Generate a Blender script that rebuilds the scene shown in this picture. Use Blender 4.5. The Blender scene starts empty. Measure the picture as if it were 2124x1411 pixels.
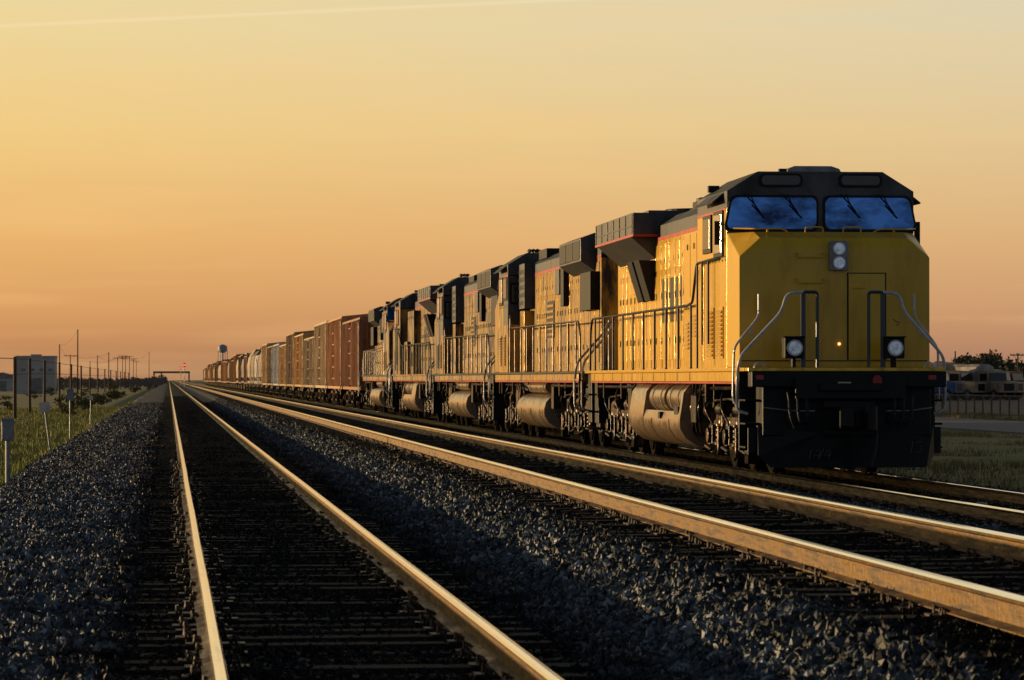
import bpy, bmesh, math, random
import numpy as np
from mathutils import Vector, Matrix, noise
random.seed(7); np.random.seed(7)
R=math.radians
scene=bpy.context.scene
COL=scene.collection
F=7500.0; VX=350.0; VY=787.0; CAMZ=1.34
def s2l(c):
    return tuple(((v/255)/12.92 if v/255<=.04045 else ((v/255+.055)/1.055)**2.4) for v in c)+(1,)

# ---------------------------------------------------------------- materials
def M(name,c1,c2=None,rough=.5,metal=0,scale=2.0,stretch=(1,1,1),bump=0,bscale=30,lo=.4,hi=.65,emit=None,spec=.5,coord='Object',rvar=0):
    m=bpy.data.materials.new(name); m.use_nodes=True
    nt=m.node_tree; b=nt.nodes['Principled BSDF']
    b.inputs['Roughness'].default_value=rough; b.inputs['Metallic'].default_value=metal
    b.inputs['Specular IOR Level'].default_value=spec
    b.inputs['Base Color'].default_value=(*c1,1)
    tc=nt.nodes.new('ShaderNodeTexCoord'); mp=nt.nodes.new('ShaderNodeMapping'); mp.inputs['Scale'].default_value=stretch
    nt.links.new(tc.outputs[coord],mp.inputs[0])
    if c2:
        n=nt.nodes.new('ShaderNodeTexNoise'); n.inputs['Scale'].default_value=scale; n.inputs['Detail'].default_value=8; n.inputs['Roughness'].default_value=.68
        nt.links.new(mp.outputs[0],n.inputs['Vector'])
        mr=nt.nodes.new('ShaderNodeMapRange'); mr.inputs[1].default_value=lo; mr.inputs[2].default_value=hi
        nt.links.new(n.outputs[0],mr.inputs[0])
        mx=nt.nodes.new('ShaderNodeMix'); mx.data_type='RGBA'
        nt.links.new(mr.outputs[0],mx.inputs[0]); mx.inputs[6].default_value=(*c1,1); mx.inputs[7].default_value=(*c2,1)
        nt.links.new(mx.outputs[2],b.inputs['Base Color'])
        if rvar:
            r2=nt.nodes.new('ShaderNodeMapRange'); r2.inputs[3].default_value=rough; r2.inputs[4].default_value=min(1,rough+rvar)
            nt.links.new(mr.outputs[0],r2.inputs[0]); nt.links.new(r2.outputs[0],b.inputs['Roughness'])
    if bump:
        n2=nt.nodes.new('ShaderNodeTexNoise'); n2.inputs['Scale'].default_value=bscale; n2.inputs['Detail'].default_value=5
        nt.links.new(tc.outputs[coord],n2.inputs['Vector'])
        bp=nt.nodes.new('ShaderNodeBump'); bp.inputs['Strength'].default_value=bump; bp.inputs['Distance'].default_value=.02
        nt.links.new(n2.outputs[0],bp.inputs['Height']); nt.links.new(bp.outputs[0],b.inputs['Normal'])
    if emit:
        b.inputs['Emission Color'].default_value=(*emit[:3],1); b.inputs['Emission Strength'].default_value=emit[3]
    return m
YELF=M('yellow_nose_paint',(.66,.385,.010),(.36,.19,.012),rough=.34,scale=1.1,stretch=(1.8,1.6,.45),bump=.12,bscale=5,lo=.46,hi=.82,rvar=.25)
YEL=M('yellow_paint',(.76,.45,.035),(.22,.11,.02),rough=.22,scale=1.5,stretch=(2.6,2.6,.45),bump=.35,bscale=4,lo=.48,hi=.78,rvar=.4,metal=.22)
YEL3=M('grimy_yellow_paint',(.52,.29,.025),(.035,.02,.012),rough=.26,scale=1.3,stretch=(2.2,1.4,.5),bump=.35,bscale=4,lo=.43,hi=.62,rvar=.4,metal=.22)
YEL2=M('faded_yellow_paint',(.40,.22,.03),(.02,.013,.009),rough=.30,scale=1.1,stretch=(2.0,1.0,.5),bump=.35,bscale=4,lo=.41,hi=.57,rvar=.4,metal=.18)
GRY=M('gray_paint',(.050,.050,.051),(.018,.017,.016),rough=.42,scale=1.5,stretch=(1.5,1.5,.6),bump=.1,bscale=6,rvar=.25)
GRYL=M('light_gray_paint',(.26,.25,.24),(.11,.10,.085),rough=.4,scale=2,rvar=.2)
BLK=M('black_paint',(.0045,.0045,.005),(.010,.008,.007),rough=.5,scale=3,bump=.1,bscale=12,spec=.22)
IRON=M('dusty_iron',(.12,.065,.03),(.007,.006,.005),rough=.36,metal=.45,scale=2.6,bump=.4,bscale=18,lo=.40,hi=.54,spec=.4)
TANK=M('tank_paint',(.36,.26,.16),(.09,.055,.03),rough=.22,metal=.65,scale=1.2,stretch=(1,1,2.5),lo=.42,hi=.75,rvar=.3,bump=.2,bscale=4)
RED=M('red_paint',(.50,.025,.012),(.22,.015,.01),rough=.45)
REDM=M('red_fitting',(.30,.012,.01),rough=.5)
WHT=M('white_handrail_paint',(.58,.58,.58),(.36,.34,.31),rough=.4,scale=6)
DBL=M('dark_post_paint',(.03,.045,.06),rough=.4)
GLS=M('windshield_glass',(.006,.016,.05),(.06,.18,.46),rough=.06,metal=.8,scale=1.5,stretch=(1,1,2.0),lo=.36,hi=.62)  # mottled blue imitates a sky reflection, painted into the glass colour
GLD=M('dark_glass',(.012,.014,.017),rough=.08,spec=.6)
GLM=M('side_glass',(.5,.5,.5),rough=.1,metal=.8)
NBR=M('number_board',(.03,.022,.012),(.05,.035,.015),rough=.25,scale=5)
LENS=M('lamp_lens',(.75,.78,.8),(.25,.28,.3),rough=.12,metal=.6,scale=14)
RING=M('lamp_ring',(.25,.25,.25),rough=.25,metal=.9)
LIT=M('marker_lamp',(.9,.6,.2),emit=(1,.55,.2,2.0))
STK=M('sticker',(.5,.45,.33),rough=.6)
CHK=M('chalk',(.085,.085,.085),rough=.9)
REDL=M('red_signal_lens',(.9,.05,.03),emit=(1,.06,.03,4))
HOSE=M('rubber_hose',(.010,.010,.010),rough=.6,spec=.3)
RTOP=M('polished_rail',(.98,.95,.92),(.86,.80,.72),rough=.13,metal=1,scale=3,stretch=(6,.25,1),rvar=.10,lo=.5,hi=.75)
RSIDE=M('rusty_rail',(.22,.12,.025),(.045,.024,.010),rough=.34,metal=.55,scale=5,stretch=(1,.4,5),bump=.45,bscale=22,lo=.36,hi=.60,rvar=.25)
TIE=M('sleeper_wood',(.017,.015,.014),(.006,.0055,.005),rough=.8,scale=6,stretch=(.3,3,3),bump=.8,bscale=20,spec=.2)
PLATE=M('tie_plate',(.045,.028,.015),(.012,.009,.007),rough=.5,metal=.3,scale=8)

# ---------------------------------------------------------------- mesh builder
class MB:
    def __init__(s): s.v=[];s.f=[];s.m=[]
    def add(s,vs,fs,m=0):
        o=len(s.v); s.v+= [tuple(p) for p in vs]; s.f+=[tuple(i+o for i in f) for f in fs]; s.m+=[m]*len(fs); return s
    def box(s,x0,x1,y0,y1,z0,z1,m=0):
        if x0>x1:x0,x1=x1,x0
        if y0>y1:y0,y1=y1,y0
        if z0>z1:z0,z1=z1,z0
        return s.add([(x0,y0,z0),(x1,y0,z0),(x1,y1,z0),(x0,y1,z0),(x0,y0,z1),(x1,y0,z1),(x1,y1,z1),(x0,y1,z1)],
          [(3,2,1,0),(4,5,6,7),(0,1,5,4),(1,2,6,5),(2,3,7,6),(3,0,4,7)],m)
    def prism(s,pts,ax,a,b,m=0):
        n=len(pts)
        def P(p,t): return (t,p[0],p[1]) if ax=='x' else ((p[0],t,p[1]) if ax=='y' else (p[0],p[1],t))
        vs=[P(p,a) for p in pts]+[P(p,b) for p in pts]
        fs=[tuple(range(n)),tuple(range(2*n-1,n-1,-1))]+[(i,i+n,(i+1)%n+n,(i+1)%n) for i in range(n)]
        return s.add(vs,fs,m)
    def hull(s,pts,m=0):
        bm=bmesh.new()
        for p in pts: bm.verts.new(p)
        bmesh.ops.convex_hull(bm,input=bm.verts)
        bm.verts.index_update()
        s.add([v.co[:] for v in bm.verts],[tuple(v.index for v in f.verts) for f in bm.faces],m); bm.free(); return s
    def tube(s,pts,r,seg=8,m=0,cap=True,r2=None):
        pts=[Vector(p) for p in pts]; n=len(pts); rings=[]
        up=Vector((0,0,1))
        for i,p in enumerate(pts):
            if i==0: d=pts[1]-p
            elif i==n-1: d=p-pts[i-1]
            else: d=(pts[i+1]-p).normalized()+(p-pts[i-1]).normalized()
            if d.length<1e-6: d=Vector((0,0,1))
            d.normalize()
            a=d.cross(up)
            if a.length<.1: a=d.cross(Vector((0,1,0)))
            a.normalize(); b=d.cross(a)
            rr=r if r2 is None else r+(r2-r)*i/(n-1)
            rings.append([p+a*math.cos(2*math.pi*k/seg)*rr+b*math.sin(2*math.pi*k/seg)*rr for k in range(seg)])
        vs=[v for q in rings for v in q]; fs=[]
        for i in range(n-1):
            for k in range(seg):
                k2=(k+1)%seg; fs.append((i*seg+k,i*seg+k2,(i+1)*seg+k2,(i+1)*seg+k))
        if cap: fs.append(tuple(range(seg-1,-1,-1))); fs.append(tuple((n-1)*seg+k for k in range(seg)))
        return s.add(vs,fs,m)
    def cyl(s,p0,p1,r,seg=20,m=0): return s.tube([p0,p1],r,seg,m)
    def obj(s,name,mats,parent=None,bevel=0,smooth=False,loc=None,label=None):
        me=bpy.data.meshes.new(name); me.from_pydata(s.v,[],s.f); 
        bm=bmesh.new(); bm.from_mesh(me); bmesh.ops.recalc_face_normals(bm,faces=bm.faces); bm.to_mesh(me); bm.free()
        for mm in (mats if isinstance(mats,(list,tuple)) else [mats]): me.materials.append(mm)
        me.polygons.foreach_set('material_index',s.m)
        if smooth: 
            me.polygons.foreach_set('use_smooth',[True]*len(me.polygons))
            try: me.set_sharp_from_angle(angle=R(35))
            except Exception: pass
        me.update()
        o=bpy.data.objects.new(name,me); COL.objects.link(o)
        if parent: o.parent=parent
        if loc: o.location=loc
        if bevel:
            b=o.modifiers.new('bevel','BEVEL'); b.width=bevel; b.segments=2; b.limit_method='ANGLE'; b.angle_limit=R(40)
        if label: o['label']=label
        return o
def empty(name,loc,rot=0,label='',cat='',group=None):
    e=bpy.data.objects.new(name,None); COL.objects.link(e); e.location=loc; e.rotation_euler=(0,0,rot); e.empty_display_size=.3
    e['label']=label; e['category']=cat
    if group: e['group']=group
    return e
def tag(o,label,cat,group=None):
    o['label']=label;o['category']=cat
    if group:o['group']=group
    return o
def rrect(cx,cz,w,h,r,n=5):
    P=[]
    for (sx,sz,a0) in ((1,1,0),(-1,1,90),(-1,-1,180),(1,-1,270)):
        for i in range(n+1):
            a=R(a0+90*i/n); P.append((cx+sx*(w/2-r)+r*math.cos(a),cz+sz*(h/2-r)+r*math.sin(a)))
    return P
def fillet(pts,r=.12,n=4):
    pts=[Vector(p) for p in pts]; out=[pts[0]]
    for i in range(1,len(pts)-1):
        a,b,c=pts[i-1],pts[i],pts[i+1]
        d1=(a-b);d2=(c-b); rr=min(r,d1.length*.45,d2.length*.45)
        p=b+d1.normalized()*rr;q=b+d2.normalized()*rr
        for k in range(n+1):
            t=k/n; out.append(p*(1-t)**2+b*2*t*(1-t)+q*t*t)
    out.append(pts[-1]); return out

# ---------------------------------------------------------------- bogies
def bogie(parent,yc,axles,wr=.52,half=2.5,simple=False,mat=IRON):
    b=MB()
    for sx in (-1,1):
        x0,x1=sx*1.0,sx*1.14
        if len(axles)==3:
            prof=[(-half,.62),(-half+.1,.98),(-half+.9,1.02),(-half+1.2,.86),(half-1.2,.86),(half-.9,1.02),(half-.1,.98),(half,.62),(half-.35,.62),(half-.55,.74),(.5,.7),(.35,.58),(-.35,.58),(-.5,.7),(-half+.55,.74),(-half+.35,.62)]
        else:
            prof=[(-half,.45),(-half,.72),(-.55,.86),(.55,.86),(half,.72),(half,.45),(half-.3,.45),(.5,.28),(-.5,.28),(-half+.3,.45)]
        b.prism([(p[0]+yc,p[1]) for p in prof],'x',x0,x1)
        for a in axles:
            y=yc+a
            b.box(sx*.98,sx*1.24,y-.17,y+.17,.40,.72)
            b.cyl((sx*1.24,y,.54),(sx*1.30,y,.54),.13,14)
            if not simple:
                for d in (-.36,.36):
                    for k in range(4):
                        b.cyl((sx*1.1,y+d,.44+k*.085),(sx*1.1,y+d,.49+k*.085),.10,12)
                    b.cyl((sx*1.1,y+d,.42),(sx*1.1,y+d,.80),.055,8)
                    b.box(sx*1.0,sx*1.22,y+d-.13,y+d+.13,.38,.44)
                b.tube(fillet([(sx*1.24,y-.2,.75),(sx*1.34,y-.05,.98),(sx*1.30,y+.25,1.2),(sx*1.2,y+.3,1.38)],.1),.02,6)
                b.tube([(sx*1.27,y-.30,.30),(sx*1.27,y+.34,.36)],.03,6)
        if not simple:
            for d in (-.95,.95):
                b.cyl((sx*1.16,yc+d-.28,.98),(sx*1.16,yc+d+.22,.98),.11,14)
                b.box(sx*1.12,sx*1.2,yc+d-.1,yc+d+.1,.7,.95)
                b.tube(fillet([(sx*1.2,yc+d-.6,.9),(sx*1.22,yc+d-.2,.62),(sx*1.2,yc+d+.5,.58)]),.022,6)
                b.box(sx*1.14,sx*1.26,yc+d-.06,yc+d+.06,.22,.7)
            b.tube(fillet([(sx*1.2,yc-half+.1,1.1),(sx*1.22,yc,1.16),(sx*1.2,yc+half-.1,1.1)]),.025,6)
            b.box(sx*1.1,sx*1.28,yc-half+.1,yc-half+.45,.15,.38)
            b.box(sx*1.1,sx*1.28,yc-half+.22,yc-half+.3,.38,.7)
    b.box(-1.0,1.0,yc-half*.8,yc+half*.8,.65,.98)
    o=b.obj('bogie',[mat],parent,bevel=0 if simple else .012)
    for a in axles:
        for sx in (-1,1):
            w=MB(); y=yc+a
            w.cyl((sx*.68,y,wr),(sx*.83,y,wr),wr,28)
            w.cyl((sx*.655,y,wr),(sx*.685,y,wr),wr+.028,28)
            w.cyl((sx*.83,y,wr),(sx*.86,y,wr),wr*.8,24)
            w.cyl((sx*.0,y,wr),(sx*.9,y,wr),.09,10)
            w.obj('wheel',[mat],o,smooth=True)
    return o

# ---------------------------------------------------------------- locomotive
L=22.2
def locomotive(y0,rev,kind,label,yel,detail=2):
    rl=random.Random(int(y0*10))
    loc=(10.31,y0+(L if rev else 0),-.14)
    r=empty('locomotive',loc,math.pi if rev else 0,label,'locomotive','locomotives coupled at the head of the train')
    GR=GRY; yn=YELF if detail>1 else yel
    b=MB()
    b.box(-1.49,1.49,1.0,L-1.0,1.44,1.60,0)
    b.box(-1.495,1.495,1.0,L-1.0,1.405,1.437,1)
    b.box(-.75,.75,.2,L-.2,.95,1.43,2)
    b.box(-1.2,1.2,5.8,7.1,1.0,1.40,2); b.box(-1.2,1.2,15,15.9,1.05,1.40,2)
    b.obj('underframe',[yel,RED,BLK],r,bevel=.01)
    b=MB(); b.box(-1.52,1.52,.12,L-.12,1.603,1.66,0); b.obj('walkway_deck',[yel if kind=='A' else BLK],r,bevel=.01)
    b=MB()
    zt=3.80
    b.hull([(-1.5,1.13,1.66),(1.5,1.13,1.66),(-1.5,1.13,3.38),(1.5,1.13,3.38),(-1.18,1.13,3.52),(1.18,1.13,3.52),(-1.16,1.22,3.68),(1.16,1.22,3.68),
            (-1.5,2.4,1.66),(1.5,2.4,1.66),(-1.5,2.4,zt),(1.5,2.4,zt),(-1.2,1.6,3.79),(1.2,1.6,3.79)],0)
    nose=b.obj('nose',[yn],r,bevel=.02)
    # seams
    b=MB()
    b.box(-1.46,1.46,1.122,1.131,1.76,1.775,0)
    b.box(.195,.215,1.122,1.131,1.78,3.14,0); b.box(.795,.812,1.122,1.131,1.78,3.14,0); b.box(.195,.812,1.122,1.131,3.125,3.14,0)
    b.obj('panel_seam',[BLK],nose)
    cb=5.6 if kind=='A' else 4.9
    b=MB()
    b.box(-1.5,1.5,2.402,cb,1.66,4.2,0)
    b.prism([(-1.5,4.2),(1.5,4.2),(1.5,4.47),(1.0,4.78),(-1.0,4.78),(-1.5,4.47)],'y',2.36,cb,1)
    b.box(-1.5,1.5,2.36,2.40,3.80,4.2,1)
    b.box(-1.506,1.506,2.5,cb,4.16,4.205,2)
    if kind=='B': b.box(-1.503,1.503,cb-1.2,cb+.004,2.9,4.15,1)
    for sx in (-1,1):
        b.box(sx*1.5,sx*1.504,3.65,3.68,1.7,4.15,3); b.box(sx*1.5,sx*1.504,2.42,cb,3.42,3.44,3)
        b.box(sx*1.5,sx*1.512,4.85,cb-.1,1.8,3.35,0) if kind=='A' else None
        for k in range(9): b.box(sx*1.5,sx*1.51,2.5+k*.33,2.53+k*.33,3.36,3.39,3)
    cab=b.obj('cab',[yel,GR,RED,BLK],r,bevel=.02)
    for sx in (-1,1):
        b=MB(); b.hull([(sx*1.49,2.7,4.44),(sx*1.49,4.6,4.44),(sx*1.68,2.7,4.29),(sx*1.68,4.6,4.29),(sx*1.49,2.7,4.47),(sx*1.49,4.6,4.47),(sx*1.69,2.7,4.31),(sx*1.69,4.6,4.31)])
        b.obj('sun_visor',[GR],cab)
        for (ya,yb,za,zb,gm) in ((2.75,3.55,3.5,4.12,GLM),(4.0,4.75,3.6,4.1,GLD)):
            if ya>cb-.5: continue
            b=MB(); b.box(sx*1.5,sx*1.535,ya-.06,yb+.06,za-.06,zb+.06,0); b.box(sx*1.5,sx*1.545,ya,yb,za,zb,1)
            b.obj('side_window',[BLK,gm],cab,bevel=.008)
        if detail>1:
            b=MB(); b.box(sx*1.57,sx*1.66,2.62,2.66,3.62,4.0,0); b.tube([(sx*1.5,2.66,3.7),(sx*1.62,2.64,3.7)],.012,6,0); b.tube([(sx*1.5,2.66,3.95),(sx*1.62,2.64,3.95)],.012,6,0)
            b.obj('mirror',[BLK],cab)
    if kind=='B':
        for sx in (-1,1):
            b=MB(); b.prism(rrect(sx*1.22,3.72,.46,.56,.06),'y',cb,cb+.03,0); b.prism(rrect(sx*1.22,3.72,.36,.46,.05),'y',cb,cb+.04,1)
            b.obj('rear_window',[BLK,GLD],cab)
    for sx in (-1,1):
        b=MB()
        cx=sx*.77
        def wp(k):
            w=.70+k;h=.255+k
            pts=rrect(cx,4.115,w*2,h*2,.10)
            return [(p[0]-sx*0.05*((p[1]-4.115)/.25) if (p[0]-cx)*sx>.3 else p[0],p[1]) for p in pts]
        b.prism(wp(.035),'y',2.335,2.36,0)
        b.prism(wp(0),'y',2.322,2.34,1)
        w=b.obj('windshield',[BLK,GLS],cab,bevel=.006)
        if detail>1:
            for dx in (-.42,.18):
                b=MB(); x=cx+dx
                b.tube([(x-.05,2.30,4.43),(x+.12,2.285,4.26),(x+.22,2.29,4.12)],.008,6); b.tube([(x+.08,2.29,4.25),(x+.28,2.285,4.04)],.009,6)
                b.tube([(x+.05,2.30,4.43),(x+.12,2.285,4.26)],.006,6)
                b.obj('wiper',[BLK],w)
        b=MB(); b.prism(rrect(sx*.64,4.64,.70,.22,.09),'y',2.325,2.362,0); b.prism(rrect(sx*.64,4.64,.62,.155,.06),'y',2.315,2.33,1)
        b.obj('number_board',[BLK,NBR],cab,bevel=.005)
    b=MB(); b.hull([(x,y,z) for x,y,z in [(-.45,2.9,4.78),(.45,2.9,4.78),(-.45,4.3,4.78),(.45,4.3,4.78),(-.42,2.95,4.86),(.42,2.95,4.86),(-.3,3.05,4.91),(.3,3.05,4.91),(-.42,4.2,4.86),(.42,4.2,4.86),(-.3,4.1,4.91),(.3,4.1,4.91)]])
    b.obj('roof_cooling_unit',[GRYL],cab,bevel=.02)
    b=MB(); b.box(-.62,-.5,2.6,2.72,4.78,4.84); b.obj('antenna_base',[BLK],cab)
    b=MB(); b.box(-1.40,-1.22,5.0,5.14,4.58,4.69) ; b.tube([(-1.3,5.05,4.5),(-1.3,5.05,4.62)],.03,6); b.obj('roof_camera',[BLK],cab)
    b=MB()
    for i,dx in enumerate((-.1,.0,.1)): b.tube([(.75+dx,cb-.4,4.86),(.75+dx,cb-.75-.05*i,4.86)],.02,8,0,True,.06)
    b.tube([(.75,cb-.4,4.74),(.75,cb-.4,4.88)],.025,6); b.box(.6,.9,cb-.42,cb-.38,4.84,4.88)
    b.obj('horn',[BLK],cab)
    b=MB(); b.box(.22,.79,1.108,1.13,1.80,3.12,0); b.tube([(.3,1.08,2.9),(.3,1.075,2.9),(.46,1.08,2.9)],.014,6,0); b.box(.24,.27,1.10,1.12,2.1,2.2,0);b.box(.24,.27,1.10,1.12,2.8,2.9,0)
    b.obj('nose_door',[yn],nose,bevel=.008)
    for z in (3.42,3.02):
        b=MB(); b.tube(fillet([(-.60,1.13,z+(.02)),(-.60,1.06,z+.02),(-.60,1.06,z-.04),(-.18,1.06,z-.04),(-.18,1.06,z+.02),(-.18,1.13,z+.02)],.04),.012,6)
        b.obj('grab_iron',[yn],nose)
    for x in (-.27,.33):
        b=MB(); b.tube(fillet([(x-.14,1.45,3.75),(x-.14,1.40,3.86),(x+.14,1.40,3.86),(x+.14,1.45,3.75)],.05),.013,6); b.obj('grab_iron',[yn],nose)
    for sx in (-1,1):
        b=MB(); b.tube(fillet([(sx*1.45,2.0,3.86),(sx*1.2,1.45,3.83),(sx*.75,1.42,3.83),(sx*.65,1.5,3.76)],.08),.012,6); b.tube([(sx*1.0,1.44,3.83),(sx*1.0,1.5,3.74)],.02,6); b.obj('grab_iron',[yn],nose)
    b=MB(); b.prism(rrect(.055,3.40,.30,.46,.04),'y',1.04,1.14,0)
    hl=b.obj('headlight',[GRYL],nose,bevel=.01)
    for z in (3.51,3.29):
        b=MB(); b.cyl((.055,1.02,z),(.055,1.05,z),.105,24,0); b.cyl((.055,1.012,z),(.055,1.03,z),.085,24,1)
        b.tube([(.055,1.01,z),(.055,1.0,z)],.035,12,1)
        b.obj('lens',[RING,LENS],hl)
    for x in (-1.33,1.36):
        b=MB(); b.box(x-.05,x+.05,1.118,1.13,2.19,2.25); b.obj('sticker',[STK],nose)
    if detail>1:
        b=MB(); b.cyl((.07,1.11,2.03),(.07,1.13,2.03),.022,12); b.obj('marker_lamp',[LIT],nose)
        b=MB()
        for p in ([(.92,1.122,2.42),(.98,1.122,2.37),(1.03,1.122,2.38),(1.01,1.122,2.34),(.97,1.122,2.32)],): b.tube(p,.004,5)
        b.obj('worn_paint_mark',[BLK],nose)
    for sx in (-1,1):
        x=sx*.78
        b=MB(); b.box(x-.15,x+.15,.27,.6,1.80,2.12,0); b.box(x-.03,x+.03,.32,.5,1.663,1.80,0)
        b.hull([(x-.17,.20,2.12),(x+.17,.20,2.12),(x-.17,.6,2.12),(x+.17,.6,2.12),(x-.16,.22,2.14),(x+.16,.22,2.14),(x-.16,.6,2.14),(x+.16,.6,2.14)],0)
        d=b.obj('ditch_light',[BLK],r,bevel=.01)
        b=MB(); b.cyl((x,.225,1.96),(x,.28,1.96),.125,24,0); b.cyl((x,.215,1.96),(x,.245,1.96),.10,24,1); b.cyl((x,.205,1.96),(x,.22,1.96),.04,16,1)
        b.obj('lens',[RING,LENS],d)
    for sx in (-1,1):
        b=MB(); xs=(sx*.40,sx*.62)
        b.tube(fillet([(xs[0],.42,1.66),(xs[0],.42,2.82),(xs[1],.42,2.82),(xs[1],.42,1.66)],.05),.026,8)
        b.box(xs[1]-.035,xs[1]+.035,.40,.44,1.66,2.8)
        b.obj('end_railing_post',[DBL],r)
        b=MB()
        b.tube(fillet([(sx*.62,.42,2.82),(sx*.88,.42,2.80),(sx*.95,.42,2.52),(sx*1.58,.5,1.84),(sx*1.62,.55,1.60),(sx*1.62,.6,1.0),(sx*1.45,.6,.95)],.12),.024,8)
        b.obj('stair_handrail',[WHT if kind=='A' else GRYL],r,smooth=True)
        b=MB()
        b.tube(fillet([(sx*1.22,.95,2.80),(sx*1.22,.95,2.45),(sx*1.60,1.0,1.98),(sx*1.62,1.0,1.15),(sx*1.5,1.0,1.0)],.1),.019,8)
        b.obj('stair_handrail',[WHT if kind=='A' else GRYL],r,smooth=True)
        b=MB()
        b.tube(fillet([(sx*1.40,.3,1.4),(sx*1.40,.3,1.70),(sx*1.28,.3,1.76),(sx*1.22,.3,1.62)],.06),.016,8)
        b.obj('stair_handrail',[WHT if kind=='A' else GRYL],r,smooth=True)
    b=MB()
    b.box(-1.30,1.30,.10,.75,.62,1.60,0)
    b.box(-1.50,1.50,-.10,.28,1.36,1.60,0)
    b.box(-.85,.85,-.22,.12,1.18,1.52,0)
    b.box(-.48,.48,-.3,.1,1.30,1.42,0)
    b.box(-.95,-.62,.04,.1,.8,1.05,0); b.box(.62,.95,.04,.1,.8,1.05,0)
    for sx in (-1,1):
        for k,z in enumerate((.42,.78,1.14)):
            b.box(sx*1.0,sx*1.54,.35,.9,z,z+.035,0)
        b.box(sx*1.02,sx*1.06,.3,.95,.38,1.6,0); b.box(sx*1.1,sx*1.54,.92,.95,.38,1.6,0)
        b.box(sx*1.1,sx*1.50,.29,.32,.35,.75,0)
    p=b.obj('pilot',[BLK],r,bevel=.015)
    b=MB()
    for sx in (-1,1):
        b.add([(0,-.42,.14),(sx*1.2,-.05,.14),(sx*1.36,.15,.32),(sx*1.36,.2,.78),(sx*.45,.0,.66),(0,-.12,.62),
               (0,-.37,.14),(sx*1.2,.0,.14),(sx*1.36,.20,.32),(sx*1.36,.25,.78),(sx*.45,.05,.66),(0,-.07,.62)],
              [(0,1,2,3,4,5),(11,10,9,8,7,6),(0,6,7,1),(1,7,8,2),(2,8,9,3),(3,9,10,4),(4,10,11,5)],0)
    plow=b.obj('snow_plow',[BLK],p)
    b=MB()
    b.box(-.16,.16,-.35,.1,.78,1.02,0); b.box(-.24,.24,-.62,-.35,.72,1.06,0)
    b.prism([(-.24,-.62),(-.30,-.9),(-.12,-1.0),(-.02,-.78),(.1,-.72),(.2,-.62)],'z',.76,1.02,0); b.cyl((.2,-.78,.70),(.2,-.78,1.08),.10,14,0)
    b.box(-.4,.4,-.12,.1,1.04,1.16,0); b.box(-.4,.4,-.12,.1,.62,.72,0)
    b.obj('coupler',[BLK],r,bevel=.02)
    for x in (-.95,-.82,-.68,.68,.82,.95):
        b=MB(); b.tube(fillet([(x,-.06,1.3),(x,-.2,1.22),(x*.98,-.24,.9),(x*.9,-.2,.74)],.1),.022,8); b.obj('brake_hose',[HOSE],r,smooth=True)
    b=MB(); b.tube(fillet([(.33,-.1,.8),(.36,-.4,.72),(.30,-.55,.35),(.22,-.6,.16)],.15),.03,8); b.obj('brake_hose',[HOSE],r,smooth=True)
    for sx in (-1,1):
        b=MB(); b.tube(fillet([(sx*1.3,.0,1.05),(sx*.9,-.2,1.0),(sx*.55,-.2,1.0)],.15),.010,6,0); b.obj('uncoupling_lever',[GRYL],r)
    if detail>1:
        b=MB(); b.prism([(.40+.075*math.cos(R(22.5+45*k)),1.46+.085*math.sin(R(22.5+45*k))) for k in range(8)],'y',-.27,-.225); b.obj('brake_knob',[REDM],p)
        for x in (-1.38,1.28):
            b=MB(); b.prism(rrect(x,1.51,.12,.07,.02),'y',-.115,-.10); b.obj('red_marker_plate',[RED],p)
        b=MB(); b.box(-.20,.0,-.235,-.222,1.385,1.44); b.obj('white_plate',[STK],p)
        def yp(x): return -.445+abs(x)*.31
        def draw(ch,x,z,k,b,sl=.12):
            D={'4':[[(.6,0),(.75,1)],[(.5,1),(.05,.35),(.8,.42)]],'/':[[(.1,0),(.6,1.1)]],'1':[[(.2,0),(.35,1)]],'5':[[(.7,1),(.2,.95),(.15,.55),(.55,.6),(.6,.2),(.1,0)]]}
            for s in D[ch]:
                b.tube([(x+(u+sl*w)*k,yp(x+u*k)-.0+((z+w*k)-.14)*(.3/.5)*max(0,1-abs(x)/1.36*.6),z+w*k) for u,w in s],.0055,5)
        b=MB()
        for i,ch in enumerate('14/4'): draw(ch,-.66+i*.075,.27,.14,b)
        b.obj('chalk_number',[CHK],plow)
        b=MB()
        for i,ch in enumerate('15'): draw(ch,.92+i*.10,.36,.17,b)
        b.obj('chalk_number',[CHK],plow)
    b=MB()
    hw=.95
    ht=4.42
    roofc=[(-hw,4.2),(hw,4.2),(hw,ht),(.65,ht+.2),(-.65,ht+.2),(-hw,ht)]
    b.box(-hw,hw,cb+.001,L-1.3,1.66,4.2,0)
    b.prism(roofc,'y',cb+.001,L-1.3,1)
    b.box(-hw-.006,hw+.006,cb,L-1.3,4.13,4.2,2)
    if kind=='A':
        b.box(-1.22,1.22,cb+.002,9.2,1.66,4.05,0)
        b.box(-1.35,1.35,cb+.002,7.4,1.66,2.9,0)
        for sx in (-1,1):
            for yy in (6.5,7.6,8.4): b.box(sx*1.22,sx*1.224,yy,yy+.025,2.92,4.02,3)
            for yy in (6.1,7.0,7.9,8.7): b.box(sx*1.22,sx*1.235,yy,yy+.05,3.75,3.85,3)
    y=9.4 if kind=='A' else 7.0
    i=0
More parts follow.
